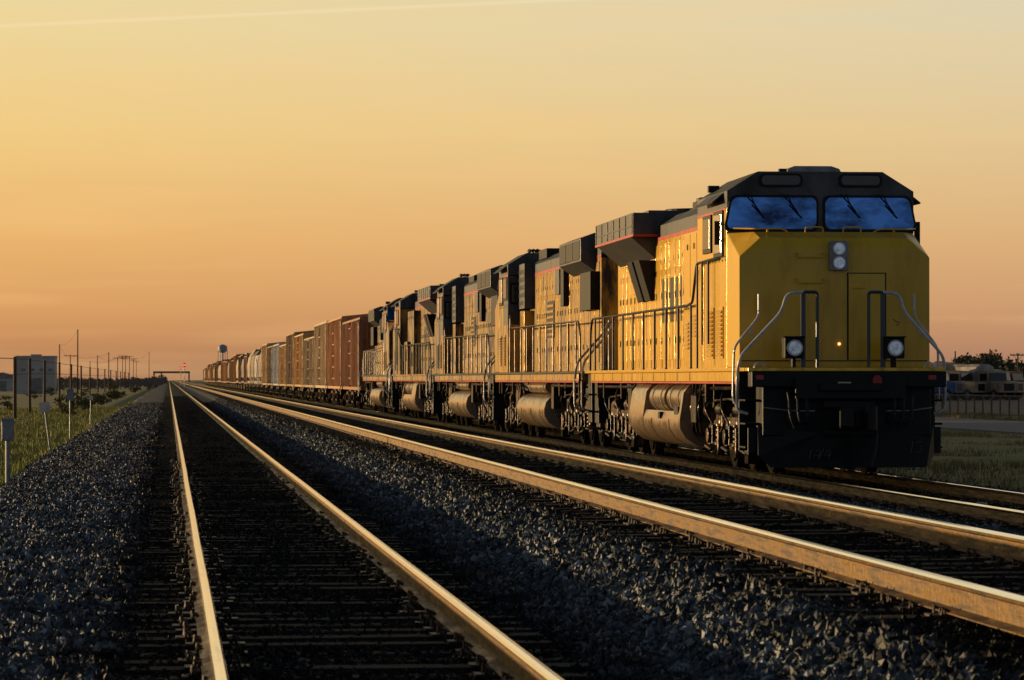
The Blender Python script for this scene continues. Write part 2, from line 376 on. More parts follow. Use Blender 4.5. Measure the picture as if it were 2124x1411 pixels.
    while y<L-2.2:
        wd=rl.choice((.54,.54,.72,.42))
        for sx in (-1,1):
            b.box(sx*hw,sx*(hw+.018),y,y+wd,1.85,3.45,0)
            b.box(sx*hw,sx*(hw+.004),y+wd+.01,y+wd+.05,1.7,4.1,3)
            b.box(sx*(hw+.018),sx*(hw+.035),y+wd-.10,y+wd-.06,2.15,2.27,3); b.box(sx*(hw+.018),sx*(hw+.035),y+wd-.1,y+wd-.06,3.0,3.12,3)
            if (kind=='A' and 10.8<y<14.0): b.box(sx*(hw+.018),sx*(hw+.024),y+.12,y+wd-.14,2.55,3.38,3)
            b.box(sx*hw,sx*(hw+.015),y,y+wd,3.55,4.05,0)
            b.box(sx*(hw+.015),sx*(hw+.024),y+.06,y+.1,3.7,3.78,3)
        y+=wd+.07;i+=1
    if kind=='B':
        ya=rl.uniform(8.5,10.5)
        for sx in (-1,1):
            b.box(sx*(hw+.02),sx*(hw+.03),ya,ya+1.6,2.5,3.4,3); b.box(sx*(hw+.0),sx*(hw+.16),ya+3.0,ya+3.9,3.5,4.1,1)
            for k in range(6): b.box(sx*(hw+.03),sx*(hw+.05),ya+.05,ya+1.55,2.55+k*.14,2.61+k*.14,0)
    hood=b.obj('engine_hood',[yel,GR,RED,BLK],r,bevel=.012)
    def louver(parent,x,ya,yb,za,zb,n,mat):
        b=MB(); sx=1 if x>0 else -1
        b.box(x,x+sx*.02,ya-.04,yb+.04,za-.04,zb+.04,0)
        for k in range(n):
            z=za+(zb-za)*k/n; dz=(zb-za)/n
            b.hull([(x+sx*.02,ya,z),(x+sx*.02,yb,z),(x+sx*.055,ya,z+.1*dz),(x+sx*.055,yb,z+.1*dz),(x+sx*.02,ya,z+.8*dz),(x+sx*.02,yb,z+.8*dz)],0)
        return b.obj('louver_panel',[mat],parent)
    for sx in (-1,1):
        louver(cab,sx*1.5,2.75,3.25,1.85,2.6,11,yel); louver(cab,sx*1.5,3.75,4.3,1.85,2.6,11,yel)
        if kind=='A':
            louver(hood,sx*1.35,5.9,6.4,2.2,2.6,6,yel); louver(hood,sx*1.35,6.6,7.1,2.2,2.6,6,yel)
            louver(hood,sx*1.22,7.7,8.2,2.0,2.5,7,yel); louver(hood,sx*1.22,8.4,8.9,2.0,2.5,7,yel)
    b=MB()
    if kind=='A':
        ww=1.44
        b.box(-ww,ww,14.6,20.8,4.22,4.68,0)
        b.prism([(-ww,4.22),(-.96,3.80),(.96,3.80),(ww,4.22)],'y',14.9,20.4,0)
        b.box(-ww-.006,ww+.006,14.59,20.806,4.222,4.27,1)
        b.box(-1.1,1.1,14.9,20.5,4.68,4.74,0)
        for sx in (-1,1):
            for k in range(7): b.box(sx*ww,sx*(ww+.018),14.7+k*.98,14.76+k*.98,4.28,4.66,0)
            b.box(sx*ww,sx*(ww+.01),14.9,20.5,4.42,4.45,0)
        for sx in (-1,1):
            for (ya,yb) in ((15.0,15.8),(16.1,16.9)):
                b.hull([(sx*.94,ya,3.0),(sx*.94,yb,3.0),(sx*1.05,ya,3.0),(sx*1.05,yb,3.0),(sx*.94,ya,3.78),(sx*.94,yb,3.78),(sx*1.28,ya,3.78),(sx*1.28,yb,3.78)],2)
    else:
        w2=1.30
        b.prism([(-.96,3.85),(-w2,4.08),(-w2,4.58),(-1.0,4.70),(1.0,4.70),(w2,4.58),(w2,4.08),(.96,3.85)],'y',15.6,20.0,0)
        for sx in (-1,1):
            for k in range(3): 
                b.box(sx*w2,sx*(w2+.015),15.75+k*1.4,17.0+k*1.4,4.12,4.54,2)
            b.box(sx*.96,sx*1.10,14.0,14.6,3.2,4.1,2)
            b.box(sx*.96,sx*1.16,18.6,20.6,3.0,3.84,2)
    b.obj('radiator',[GR,RED,BLK,GRYL],hood,bevel=.015)
    for (ya,yb,hx,z) in ((6.3,8.2,.75,4.78),(8.6,9.6,.45,4.72),(10.2,12.8,.8,4.76),(13.1,14.0,.4,4.86)):
        if kind=='A' and ya>9: hx*=.85; z-=.05
        hx*=rl.uniform(.8,1.1); z+=rl.uniform(-.05,.06); sh=rl.uniform(-.2,.2)
        b=MB(); b.box(-hx,hx,ya+sh,yb+sh,4.55,z); 
        for k in range(3): b.tube([(-hx+.05,ya+sh+.2+k*.25,z-.02),(-hx+.05,ya+sh+.2+k*.25,z+.06),(-hx+.2,ya+sh+.2+k*.25,z+.06),(-hx+.2,ya+sh+.2+k*.25,z-.02)],.012,5)
        b.obj('roof_hatch',[BLK],hood,bevel=.02)
    for k in range(3 if kind=='B' else 1): 
        b=MB(); b.cyl((0,16.2+k*1.4,4.66),(0,16.2+k*1.4,4.82),.6,24); b.obj('roof_fan',[BLK],hood,bevel=.02)
    if kind=='B':
        b=MB(); b.box(-1.22,1.22,cb+.01,6.4,3.3,4.46,0); b.box(-1.2,1.2,cb+.02,6.2,1.66,3.25,1)
        for sx in (-1,1):
            for k in range(5): b.box(sx*1.22,sx*1.232,cb+.1,6.3,3.4+k*.2,3.5+k*.2,2)
        b.obj('filter_housing',[GR,yel,BLK],hood,bevel=.015)
    for sx in (-1,1):
        b=MB(); x=sx*1.47
        yst=5.2
        if kind=='A':
            b.tube(fillet([(x,3.0,3.42),(x*1.07,3.15,3.42),(x*1.07,5.2,3.40),(x*1.02,6.2,2.78),(x,7,2.74),(x,L-1.1,2.74),(x,L-.8,2.5),(x,L-.7,1.66)],.15),.024,8)
            for yy in (3.9,4.6,5.15): b.tube([(x*1.07,yy,3.40),(x*1.07,yy,2.05 if yy<5 else 1.66)],.019,8)
        else:
            b.tube(fillet([(x,yst,1.66),(x,yst,3.2),(x,yst+.4,2.8),(x,L-1.1,2.74),(x,L-.8,2.5),(x,L-.7,1.66)],.15),.021,8)
        n=10
        for k in range(n):
            yy=6.6+k*(L-1.6-6.6)/(n-1)
            b.tube([(x,yy,1.50),(x,yy,2.74)],.021,8); b.box(x-.02,x+.02,yy-.04,yy+.04,1.45,1.68)
        b.obj('side_handrail',[BLK if kind=='A' else IRON],r)
    b=MB(); b.box(-1.3,1.3,L-.75,L-.1,.55,1.60); b.box(-.3,.3,L-.1,L+.35,.76,1.06)
    for sx in (-1,1):
        for z in (.42,.78,1.14): b.box(sx*1.0,sx*1.54,L-.9,L-.35,z,z+.035)
        b.box(sx*1.06,sx*1.10,L-.95,L-.3,.38,1.6); 
    b.obj('rear_pilot',[BLK],r,bevel=.015)
    for x in (-.9,-.75,.75,.9): 
        b=MB(); b.tube(fillet([(x,L-.1,1.3),(x,L+.1,1.2),(x*.97,L+.14,.8)],.1),.022,6); b.obj('brake_hose',[HOSE],r)
    for sx in (-1,1):
        b=MB(); b.tube(fillet([(sx*.45,L-.3,1.66),(sx*.45,L-.3,2.75),(sx*.9,L-.3,2.74),(sx*1.0,L-.3,2.5),(sx*1.58,L-.4,1.84),(sx*1.62,L-.5,1.5),(sx*1.62,L-.5,.85),(sx*1.4,L-.5,.8)],.12),.024,8)
        b.tube([(sx*.9,L-.3,1.66),(sx*.9,L-.3,2.74)],.02,8)
        b.obj('stair_handrail',[GRYL],r,smooth=True)
    b=MB(); b.box(-.35,.35,L-1.3,L-1.28,1.8,3.2,0); b.obj('hood_end_door',[yel],hood)
    b=MB(); b.box(-.16,.16,L-1.3,L-1.2,3.6,4.05,0)
    for z in (3.72,3.92): b.cyl((0,L-1.2,z),(0,L-1.18,z),.085,18,1)
    b.obj('rear_headlight',[GRYL,LENS],hood)
    b=MB()
    low=[(-1.53,.78),(-1.52,.62),(-1.42,.46),(-1.24,.34),(-1.0,.28),(1.0,.28),(1.24,.34),(1.42,.46),(1.52,.62),(1.53,.78)]
    if kind=='A':
        ty0,ty1=7.4,14.6
        b.prism([(-1.48,.92)]+low+[(1.48,.92)],'y',ty0+.22,ty1-.12)
        full=[(-1.36,1.38),(-1.46,1.25)]+low+[(1.46,1.25),(1.36,1.38)]
        full=[(p[0]*1.012,p[1]) for p in full]
        b.prism(full,'y',ty0+.02,ty0+.22); b.prism([(p[0]*.995,p[1]+.004) for p in full],'y',12.4,ty1-.14)
        b.box(-.75,.75,ty0+.25,12.3,.9,1.40); b.box(-1.56,-1.50,9.9,10.15,.78,.9,1); b.box(-1.50,-1.4,8.0,8.5,.84,1.0,1)
    else:
        ty0,ty1=7.6,14.4
        b.prism([(-1.1,1.14),(-1.35,1.08),(-1.48,.95)]+low+[(1.48,.95),(1.35,1.08),(1.1,1.14)],'y',ty0,ty1); b.box(-.8,.8,ty0+.5,ty1-.5,1.142,1.42)
    for yy in (8.9,11.2,13.4):
        b.prism([(p[0]*1.008,p[1]-.004) for p in low],'y',yy,yy+.03)
    tk=b.obj('fuel_tank',[TANK,BLK],r,smooth=True)
    for sx in (-1,1):
        for (ya,yb) in (((7.85,9.75),(10.1,12.1)) if kind=='A' else ((8.6,12.8),)):
            rr=.255 if kind=='A' else .14; zz=1.15 if kind=='A' else 1.29; xx=sx*1.2
            b=MB(); b.cyl((xx,ya,zz),(xx,yb,zz),rr,24,0)
            for yy in (ya+.45,yb-.45): b.cyl((xx,yy-.035,zz),(xx,yy+.035,zz),rr+.012,24,1)
            b.obj('air_reservoir',[TANK,GRYL],r,smooth=True)
    b=MB()
    for sx in (-1,1):
        b.tube(fillet([(sx*1.3,1.2,1.34),(sx*1.34,5.9,1.33),(sx*1.3,7.2,1.25),(sx*1.3,7.35,1.1)]),.03,6)
        b.tube([(sx*1.38,14.8,1.33),(sx*1.38,L-1.3,1.33)],.03,6)
        b.box(sx*1.05,sx*1.42,6.35,6.95,.75,1.2); b.cyl((sx*1.15,6.0,.95),(sx*1.15,6.28,.95),.16,16)
        b.box(sx*1.1,sx*1.42,15.0,15.5,.8,1.3)
        for yy in (1.5,2.2,5.2,16.6,19.5,20.6): b.box(sx*1.3,sx*1.42,yy,yy+.12,1.1,1.42)
        for yy in (6.2,6.7,7.1,14.9,15.3): b.tube(fillet([(sx*1.35,yy,1.40),(sx*1.40,yy,1.0),(sx*1.3,yy+.25,.55),(sx*1.2,yy+.3,.5)],.1),.022,6)
    b.box(-1.3,1.3,5.9,6.05,1.1,1.38); b.box(-1.3,1.3,15.1,15.2,1.1,1.38); b.box(-.2,.2,6.0,15.1,1.15,1.3)
    b.obj('underfloor_piping',[IRON],r)
    bogie(r,4.05,(-1.85,0,1.85)); bogie(r,L-4.05,(-1.85,0,1.85))
    return r
Y0=54.9; P=22.6
locomotive(Y0,False,'A','yellow and gray lead diesel locomotive with blue windshields',YEL,2)
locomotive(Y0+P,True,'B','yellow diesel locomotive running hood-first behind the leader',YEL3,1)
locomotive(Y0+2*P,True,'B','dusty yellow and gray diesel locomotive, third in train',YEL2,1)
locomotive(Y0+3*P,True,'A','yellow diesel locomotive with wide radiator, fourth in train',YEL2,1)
locomotive(Y0+4*P,False,'B','faded yellow diesel locomotive coupled ahead of freight cars',YEL2,1)

# ---------------------------------------------------------------- freight cars
cars=[('boxcar',(.36,.13,.045),'reddish brown'),('boxcar',(.52,.24,.08),'rust orange'),('boxcar',(.60,.44,.26),'dusty tan'),('boxcar',(.42,.30,.17),'tan'),
('boxcar',(.62,.36,.10),'orange tan'),('boxcar',(.34,.20,.09),'brown'),('boxcar',(.58,.35,.13),'ochre'),('boxcar',(.50,.53,.58),'blue gray'),
('boxcar',(.26,.17,.10),'brown'),('boxcar',(.60,.38,.15),'amber'),('hopper',(.15,.10,.08),'dark brown'),('hopper',(.36,.32,.29),'gray'),('hopper',(.14,.09,.07),'dark'),
('hopper',(.40,.28,.17),'tan'),('boxcar',(.28,.12,.06),'dark rust')]
y=Y0+5*P+.3
def carmat(c,i): return M('car_paint_%d'%i,c,tuple(v*.25 for v in c),rough=.40,scale=1.0,stretch=(2,2,.35),lo=.42,hi=.70,rvar=.2,metal=.1)
mats={}
for i in range(44):
    kind,c,nm=cars[i] if i<len(cars) else random.choice([cars[k] for k in (1,5,8,9,10,12,13,14)])
    if (c) not in mats: mats[c]=carmat(c,len(mats))
    m=mats[c]; near=i<15
    LC=17.2 if kind=='boxcar' else 16.0
    lab=f'{nm} {"ribbed freight boxcar with sliding door" if kind=="boxcar" else "rounded covered hopper car"} on the train track'
    g='freight cars behind the locomotives'
    if near: r=empty(kind if kind=='boxcar' else 'hopper_car',(10.31,y,-.14),0,lab,'freight car',g)
    b=MB(); hz=4.5+(-.1,.25,.3,-.35,.05,.35,-.3,-.1)[i%8]
    if kind=='boxcar':
        b.box(-1.42,1.42,.3,LC-.3,1.12,hz-.15,0)
        b.prism([(-1.54,hz-.15),(1.54,hz-.15),(1.52,hz-.05),(0,hz+.1),(-1.52,hz-.05)],'y',.25,LC-.25,0)
        b.box(-1.5,1.5,.25,LC-.25,.98,1.119,0)
        k=.3
        while k<LC-.3:
            if not (LC/2-1.4<k<LC/2+1.4):
                for sx in (-1,1): b.box(sx*1.42,sx*1.56,k,k+.16,1.12,hz-.16,0)
            k+=1.1 if near else 1.6
        for z in np.arange(1.4,hz-.3,.45): b.box(-1.4,1.4,.20,.3,z,z+.15,0)
        for x in (-1.2,-.6,0,.6,1.2): b.box(x-.05,x+.05,.19,.3,1.2,hz-.2,0)
    else:
        prof=[(-.8,1.0),(-1.5,1.7),(-1.55,3.0),(-1.4,3.9),(-.9,hz-.1),(.9,hz-.1),(1.4,3.9),(1.55,3.0),(1.5,1.7),(.8,1.0)]
        b.prism(prof,'y',.9,LC-.9,0); b.box(-.45,.45,1.5,LC-1.5,hz-.1,hz+.08,0)
        b.box(-1.5,1.5,.25,LC-.25,1.05,1.3,0)
        for yy in (.35,LC-.45):
            for sx in (-1,1): b.box(sx*1.2,sx*1.3,yy,yy+.1,1.3,3.6,0)
        for k in range(3): 
            cy=3.2+k*(LC-6.4)/2; b.hull([(-1.2,cy-1.5,1.6),(1.2,cy-1.5,1.6),(-1.2,cy+1.5,1.6),(1.2,cy+1.5,1.6),(-.4,cy-.4,.5),(.4,cy-.4,.5),(-.4,cy+.4,.5),(.4,cy+.4,.5)],0)
    if near:
        body=b.obj('car_body',[m],r)
        if kind=='boxcar':
            for sx in (-1,1):
                d=MB(); d.box(sx*1.42,sx*1.56,LC/2-1.25,LC/2+1.25,1.2,hz-.3)
                for q in range(5): d.box(sx*1.56,sx*1.59,LC/2-1.2,LC/2+1.2,1.5+q*.6,1.56+q*.6)
                for q in (-1.1,0,1.05): d.box(sx*1.56,sx*1.60,LC/2+q,LC/2+q+.06,1.2,hz-.3)
                d.obj('sliding_door',[m],body)
        for sx in (-1,1):
            d=MB()
            for q in range(8): d.tube([(sx*1.57,.38,1.2+q*.38),(sx*1.57,.85,1.2+q*.38)],.015,5)
            d.tube([(sx*1.57,.38,.7),(sx*1.57,.38,hz-.3)],.018,5); d.tube([(sx*1.57,.85,.7),(sx*1.57,.85,hz-.3)],.018,5)
            d.obj('ladder',[IRON],body)
        bogie(r,2.2,(-.88,.88),wr=.46,half=1.35,simple=True); bogie(r,LC-2.2,(-.88,.88),wr=.46,half=1.35,simple=True)
        if i==11:
            d=MB(); n=14
            for k in range(n):
                a0=R(60+240*k/n);a1=R(60+240*(k+1)/n); cy=LC/2; 
                d.add([(-1.57,cy+3.4*math.cos(a),2.6+1.0*math.sin(a)) if q==0 else (-1.57,cy+2.4*math.cos(a),2.6+.6*math.sin(a)) for a in (a0,a1) for q in (0,1)],[(0,1,3,2)])
            d.obj('painted_arc',[WHT],body)
        cpl=MB(); cpl.box(-.15,.15,-.15,.3,.78,1.0); cpl.box(-.15,.15,LC-.3,LC+.15,.78,1.0); cpl.box(-.4,.4,.1,LC-.1,.85,1.0); cpl.obj('coupler',[BLK],r)
    else:
        for yy in (2.2,LC-2.2):
            for sx in (-1,1): b.box(sx*.9,sx*1.15,yy-1.3,yy+1.3,.15,.8,1)
        o=b.obj(kind if kind=='boxcar' else 'hopper_car',[m,IRON],None,loc=(10.31,y,-.14)); tag(o,lab,'freight car',g)
    y+=LC+.55

# ---------------------------------------------------------------- tracks
C=[(.985,0.0),(4.665,.34),(10.31,-.14)]
prof=[(-.066,-.165),(.066,-.165),(.066,-.158),(.009,-.140),(.007,-.046),(.029,-.034),(.033,-.016),(.025,-.003),(0,.001),(-.025,-.003),(-.033,-.016),(-.029,-.034),(-.007,-.046),(-.009,-.140),(-.066,-.158)]
def tiemesh():
    b=MB()
    b.box(-1.3,1.3,-.115,.115,-.37,-.178,0)
    for sx in (-1,1):
        x=sx*.75
        b.box(x-.17,x+.17,-.085,.085,-.178,-.167,1)
        for dx in (-.09,.09):
            for dy in (-.055,.045): b.box(x+dx-.011,x+dx+.011,dy-.011,dy+.011,-.168,-.142,1)
            b.tube([(x+dx*.9,-.10,-.150),(x+dx*1.3,-.10,-.132),(x+dx*1.3,-.085,-.168)],.011,5,1)
            b.tube([(x+dx*.9,.10,-.150),(x+dx*1.3,.10,-.132),(x+dx*1.3,.085,-.168)],.011,5,1)
    return b
base_tie=tiemesh().obj('sleeper',[TIE,PLATE],None,bevel=0); tie_me=base_tie.data; bpy.data.objects.remove(base_tie)
names=['bright railed track lying on dark gravel ballast','golden lit railway track raised on ballast','shaded railway track carrying the freight train']
for ci,(cx,cz) in enumerate(C):
    tr=empty('railway_track',(cx,0,cz),0,names[ci],'railway track','parallel railway tracks')
    for sx in (-1,1):
        b=MB(); n=len(prof); ys_=[6]+list(range(12,200,6))+[260,600,3000]
        wob=[random.uniform(-.004,.004) if yy<200 else 0 for yy in ys_]
        vs=[(sx*.75+p[0]+w_,yy,p[1]) for yy,w_ in zip(ys_,wob) for p in prof]; fs=[]
        for k in range(len(ys_)-1):
            for i in range(n):
                b.m.append(1 if i in (6,7,8,9) else 0); fs.append((k*n+i,k*n+(i+1)%n,(k+1)*n+(i+1)%n,(k+1)*n+i))
        b.v=vs;b.f=fs
        rl=b.obj('rail',[RSIDE,RTOP],tr)
    st=[12,18,40][ci]; sp=.56
    for k in range(100):
        o=bpy.data.objects.new('sleeper',tie_me); COL.objects.link(o); o.parent=tr
        o.location=(random.uniform(-.07,.07),st+k*sp+random.uniform(-.04,.04),random.uniform(-.012,.004)); o.rotation_euler=(random.uniform(-.01,.01),random.uniform(-.004,.004),random.uniform(-.03,.03))
    b=MB(); yy=st+100*sp
    T=tiemesh()
    while yy<330:
        b.add([(v[0],v[1]+yy,v[2]) for v in T.v[:8]],T.f[:6],0); 
        yy+=sp
    o=b.obj('sleepers',[TIE,PLATE],tr); o['kind']='stuff'

# ---------------------------------------------------------------- ballast
BP=[(-5.4,-1.95),(-4.2,-1.5),(-2.45,-.30),(-1.3,-.19),(-.45,-.182),(-.28,-.200),(-.05,-.205),(.5,-.202),(.985,-.196),(1.5,-.202),(2.02,-.205),(2.3,-.195),(2.75,-.15),(3.2,.10),(3.35,.132),(3.8,.134),(5.5,.134),(5.98,.135),(6.1,.15),(6.4,.13),(7.6,-.31),(8.9,-.325),(9.2,-.345),(11.45,-.345),(11.75,-.33),(12.6,-.36),(14.6,-.95)]
def bz(x):
    for (a,za),(b_,zb) in zip(BP[:-1],BP[1:]):
        if a<=x<=b_: return za+(zb-za)*(x-a)/(b_-a)
    return -2
xs=sorted(set([p[0] for p in BP]+list(np.arange(-5.4,14.6,.2).round(3))))
ysb=list(np.arange(6,60,.25))+list(np.arange(60,160,1.2))+list(np.arange(160,600,8))+[700,900,1300,2000,3200]
b=MB(); nx=len(xs)
for yy in ysb:
    for x in xs:
        a=.03 if yy<200 else 0
        intrack=any(abs(x-c[0])<1.35 for c in C)
        nz=(noise.noise(Vector((x*1.3,yy*1.3,0)))+.6*noise.noise(Vector((x*3.3,yy*3.3,2))))*a*(.75 if intrack else 1.4)
        b.v.append((x+noise.noise(Vector((x*.3,yy*.4,7)))*(.35 if x<-2.3 else 0),yy,bz(x)+nz))
for j in range(len(ysb)-1):
    for i in range(nx-1):
        b.f.append((j*nx+i,j*nx+i+1,(j+1)*nx+i+1,(j+1)*nx+i)); b.m.append(0)
def gravel(name,inst):
    m=bpy.data.materials.new(name); m.use_nodes=True; nt=m.node_tree; N=nt.nodes; Lk=nt.links; bs=N['Principled BSDF']
    g=N.new('ShaderNodeNewGeometry'); sep=N.new('ShaderNodeSeparateXYZ'); Lk.new(g.outputs['Position'],sep.inputs[0])
    last=None
    for cx,_ in C:
        a=N.new('ShaderNodeMath'); a.operation='SUBTRACT'; Lk.new(sep.outputs[0],a.inputs[0]); a.inputs[1].default_value=cx
        ab=N.new('ShaderNodeMath'); ab.operation='ABSOLUTE'; Lk.new(a.outputs[0],ab.inputs[0])
        if last is None: last=ab
        else:
            mn=N.new('ShaderNodeMath'); mn.operation='MINIMUM'; Lk.new(last.outputs[0],mn.inputs[0]); Lk.new(ab.outputs[0],mn.inputs[1]); last=mn
    nn=N.new('ShaderNodeTexNoise'); nn.inputs['Scale'].default_value=1.2; nn.inputs['Detail'].default_value=4; Lk.new(g.outputs['Position'],nn.inputs['Vector'])
    ad=N.new('ShaderNodeMath'); ad.operation='ADD'; Lk.new(last.outputs[0],ad.inputs[0]); Lk.new(nn.outputs[0],ad.inputs[1])
    mr=N.new('ShaderNodeMapRange'); mr.inputs[1].default_value=1.65; mr.inputs[2].default_value=2.2; Lk.new(ad.outputs[0],mr.inputs[0])
    if inst:
        oi=N.new('ShaderNodeObjectInfo'); rnd=oi.outputs['Random']
    else:
        vo=N.new('ShaderNodeTexVoronoi'); vo.inputs['Scale'].default_value=14; Lk.new(g.outputs['Position'],vo.inputs['Vector'])
        sc=N.new('ShaderNodeSeparateColor'); Lk.new(vo.outputs['Color'],sc.inputs[0]); rnd=sc.outputs[0]
        bp=N.new('ShaderNodeBump'); bp.inputs['Strength'].default_value=1; bp.inputs['Distance'].default_value=.06; bp.invert=True
        Lk.new(vo.outputs['Distance'],bp.inputs['Height']); Lk.new(bp.outputs[0],bs.inputs['Normal'])
    cr=N.new('ShaderNodeValToRGB'); e=cr.color_ramp.elements
    k=1.05 if inst else .5
    e[0].position=0; e[0].color=(.009*k,.014*k,.020*k,1); e[1].position=1; e[1].color=(.24*k,.29*k,.34*k,1)
    q=e.new(.5); q.color=(.036*k,.052*k,.068*k,1); q=e.new(.82); q.color=(.085*k,.112*k,.14*k,1)
    Lk.new(rnd,cr.inputs[0])
    dk=N.new('ShaderNodeMix'); dk.data_type='RGBA'; dk.blend_type='MULTIPLY'; dk.inputs[0].default_value=1
    dm=N.new('ShaderNodeMix'); dm.data_type='RGBA'; dm.inputs[6].default_value=(.10,.085,.075,1); dm.inputs[7].default_value=(1,1,1,1); Lk.new(mr.outputs[0],dm.inputs[0])
    Lk.new(cr.outputs[0],dk.inputs[6]); Lk.new(dm.outputs[2],dk.inputs[7]); Lk.new(dk.outputs[2],bs.inputs['Base Color'])
    # oily, less shiny stones close to the rails
    sm_=N.new('ShaderNodeMapRange'); sm_.inputs[3].default_value=.15; sm_.inputs[4].default_value=.42; Lk.new(mr.outputs[0],sm_.inputs[0]); Lk.new(sm_.outputs[0],bs.inputs['Specular IOR Level'])
    bs.inputs['Roughness'].default_value=.58
    return m
GR1=gravel('ballast_ground',False); GR2=gravel('ballast_stone',True)
bal=b.obj('ballast_gravel',[GR1,GR2],None); bal['kind']='stuff'; tag(bal,'dark blue-gray crushed stone ballast under the tracks','gravel')
ng=bpy.data.node_groups.new('stones','GeometryNodeTree')
ng.interface.new_socket('Geometry',in_out='INPUT',socket_type='NodeSocketGeometry'); ng.interface.new_socket('Geometry',in_out='OUTPUT',socket_type='NodeSocketGeometry')
N=ng.nodes; Lk=ng.links
gi=N.new('NodeGroupInput'); go=N.new('NodeGroupOutput')
pos=N.new('GeometryNodeInputPosition'); sp_=N.new('ShaderNodeSeparateXYZ'); Lk.new(pos.outputs[0],sp_.inputs[0])
def mth(op,a,b_):
    n=N.new('ShaderNodeMath'); n.operation=op
    for k,v in enumerate((a,b_)):
        if isinstance(v,(int,float)): n.inputs[k].default_value=v
        else: Lk.new(v,n.inputs[k])
    return n.outputs[0]
mr=N.new('ShaderNodeMapRange'); mr.inputs[1].default_value=22; mr.inputs[2].default_value=90; mr.inputs[3].default_value=340; mr.inputs[4].default_value=55; Lk.new(sp_.outputs[1],mr.inputs[0])
mr2=N.new('ShaderNodeMapRange'); mr2.inputs[1].default_value=90; mr2.inputs[2].default_value=240; mr2.inputs[3].default_value=1; mr2.inputs[4].default_value=.25; Lk.new(sp_.outputs[1],mr2.inputs[0])
tm=None
for cx,_ in C:
    a=mth('LESS_THAN',mth('ABSOLUTE',mth('SUBTRACT',sp_.outputs[0],cx),0),1.22)
    tm=a if tm is None else mth('ADD',tm,a)
thin=mth('SUBTRACT',1.0,mth('MULTIPLY',tm,.15))
c1=mth('LESS_THAN',sp_.outputs[1],240); c2=mth('GREATER_THAN',sp_.outputs[1],12.5)
c3=mth('LESS_THAN',sp_.outputs[0],mth('ADD',mth('MULTIPLY',sp_.outputs[1],.25),1.5)); c4=mth('GREATER_THAN',sp_.outputs[0],-3.6)
dens=mth('MULTIPLY',mth('MULTIPLY',mth('MULTIPLY',mr.outputs[0],mr2.outputs[0]),mth('MULTIPLY',mth('MULTIPLY',c1,c2),mth('MULTIPLY',c3,c4))),thin)
dp=N.new('GeometryNodeDistributePointsOnFaces'); Lk.new(gi.outputs[0],dp.inputs['Mesh']); Lk.new(dens,dp.inputs['Density'])
ico=N.new('GeometryNodeMeshIcoSphere'); ico.inputs['Radius'].default_value=1; ico.inputs['Subdivisions'].default_value=2
sp2=N.new('GeometryNodeSetPosition'); nz=N.new('ShaderNodeTexNoise'); nz.inputs['Scale'].default_value=1.2; nz.inputs['Detail'].default_value=1
vm=N.new('ShaderNodeVectorMath'); vm.operation='SUBTRACT'; vm.inputs[1].default_value=(.5,.5,.5); Lk.new(nz.outputs['Color'],vm.inputs[0])
vs_=N.new('ShaderNodeVectorMath'); vs_.operation='SCALE'; vs_.inputs['Scale'].default_value=3.2; Lk.new(vm.outputs[0],vs_.inputs[0])
Lk.new(ico.outputs['Mesh'],sp2.inputs['Geometry']); Lk.new(vs_.outputs[0],sp2.inputs['Offset'])
sm=N.new('GeometryNodeSetMaterial'); sm.inputs['Material'].default_value=GR2; Lk.new(sp2.outputs[0],sm.inputs['Geometry'])
iop=N.new('GeometryNodeInstanceOnPoints'); Lk.new(dp.outputs['Points'],iop.inputs['Points']); Lk.new(sm.outputs[0],iop.inputs['Instance'])
rv=N.new('FunctionNodeRandomValue'); rv.data_type='FLOAT_VECTOR'; rv.inputs[0].default_value=(0,0,0); rv.inputs[1].default_value=(6.28,6.28,6.28); Lk.new(rv.outputs[0],iop.inputs['Rotation'])
rs=N.new('FunctionNodeRandomValue'); rs.data_type='FLOAT_VECTOR'; rs.inputs[0].default_value=(.014,.014,.012); rs.inputs[1].default_value=(.060,.050,.038); rs.inputs['Seed'].default_value=5
sc3=N.new('ShaderNodeVectorMath'); sc3.operation='SCALE'; Lk.new(rs.outputs[0],sc3.inputs[0]); Lk.new(mth('SUBTRACT',1.0,mth('MULTIPLY',tm,.36)),sc3.inputs['Scale']); Lk.new(sc3.outputs[0],iop.inputs['Scale'])
jg=N.new('GeometryNodeJoinGeometry'); Lk.new(iop.outputs[0],jg.inputs[0]); Lk.new(gi.outputs[0],jg.inputs[0]); Lk.new(jg.outputs[0],go.inputs[0])
md=bal.modifiers.new('stones','NODES'); md.node_group=ng

# ---------------------------------------------------------------- terrain & road
GM=M('ground_soil_grass',(.20,.22,.045),(.34,.25,.11),rough=.95,scale=.22,bump=.6,bscale=6,lo=.40,hi=.64)
def tz(x): 
    if x<-5: return -1.45
    if x<14: return -1.45+(x+5)/19*.85
    return -.60
b=MB()
xg=[-6000,-2000,-600,-200,-100,-60]+list(np.arange(-40,46,1.5))+[60,90,140,220,600,2000,6000]
yg=[-300,-60,0]+list(np.arange(10,260,2.5))+[300,400,600,1000,2000,4000,9000]
for yy in yg:
    for x in xg:
        nz_=noise.noise(Vector((x*.15,yy*.1,3)))*.16+noise.noise(Vector((x*.6,yy*.5,3)))*.06 if (abs(x)<60 and yy<300 and not(28<x<40) and not(-5<x<14)) else 0
        b.v.append((x,yy,tz(x)+nz_-(.25 if -4.5<x<13.5 else 0)))
nx=len(xg)
for j in range(len(yg)-1):
    for i in range(nx-1): b.f.append((j*nx+i,j*nx+i+1,(j+1)*nx+i+1,(j+1)*nx+i)); b.m.append(0)
o=b.obj('ground',[GM],None,smooth=True); o['kind']='structure'; tag(o,'flat dry grassy ground beside the railway','ground')
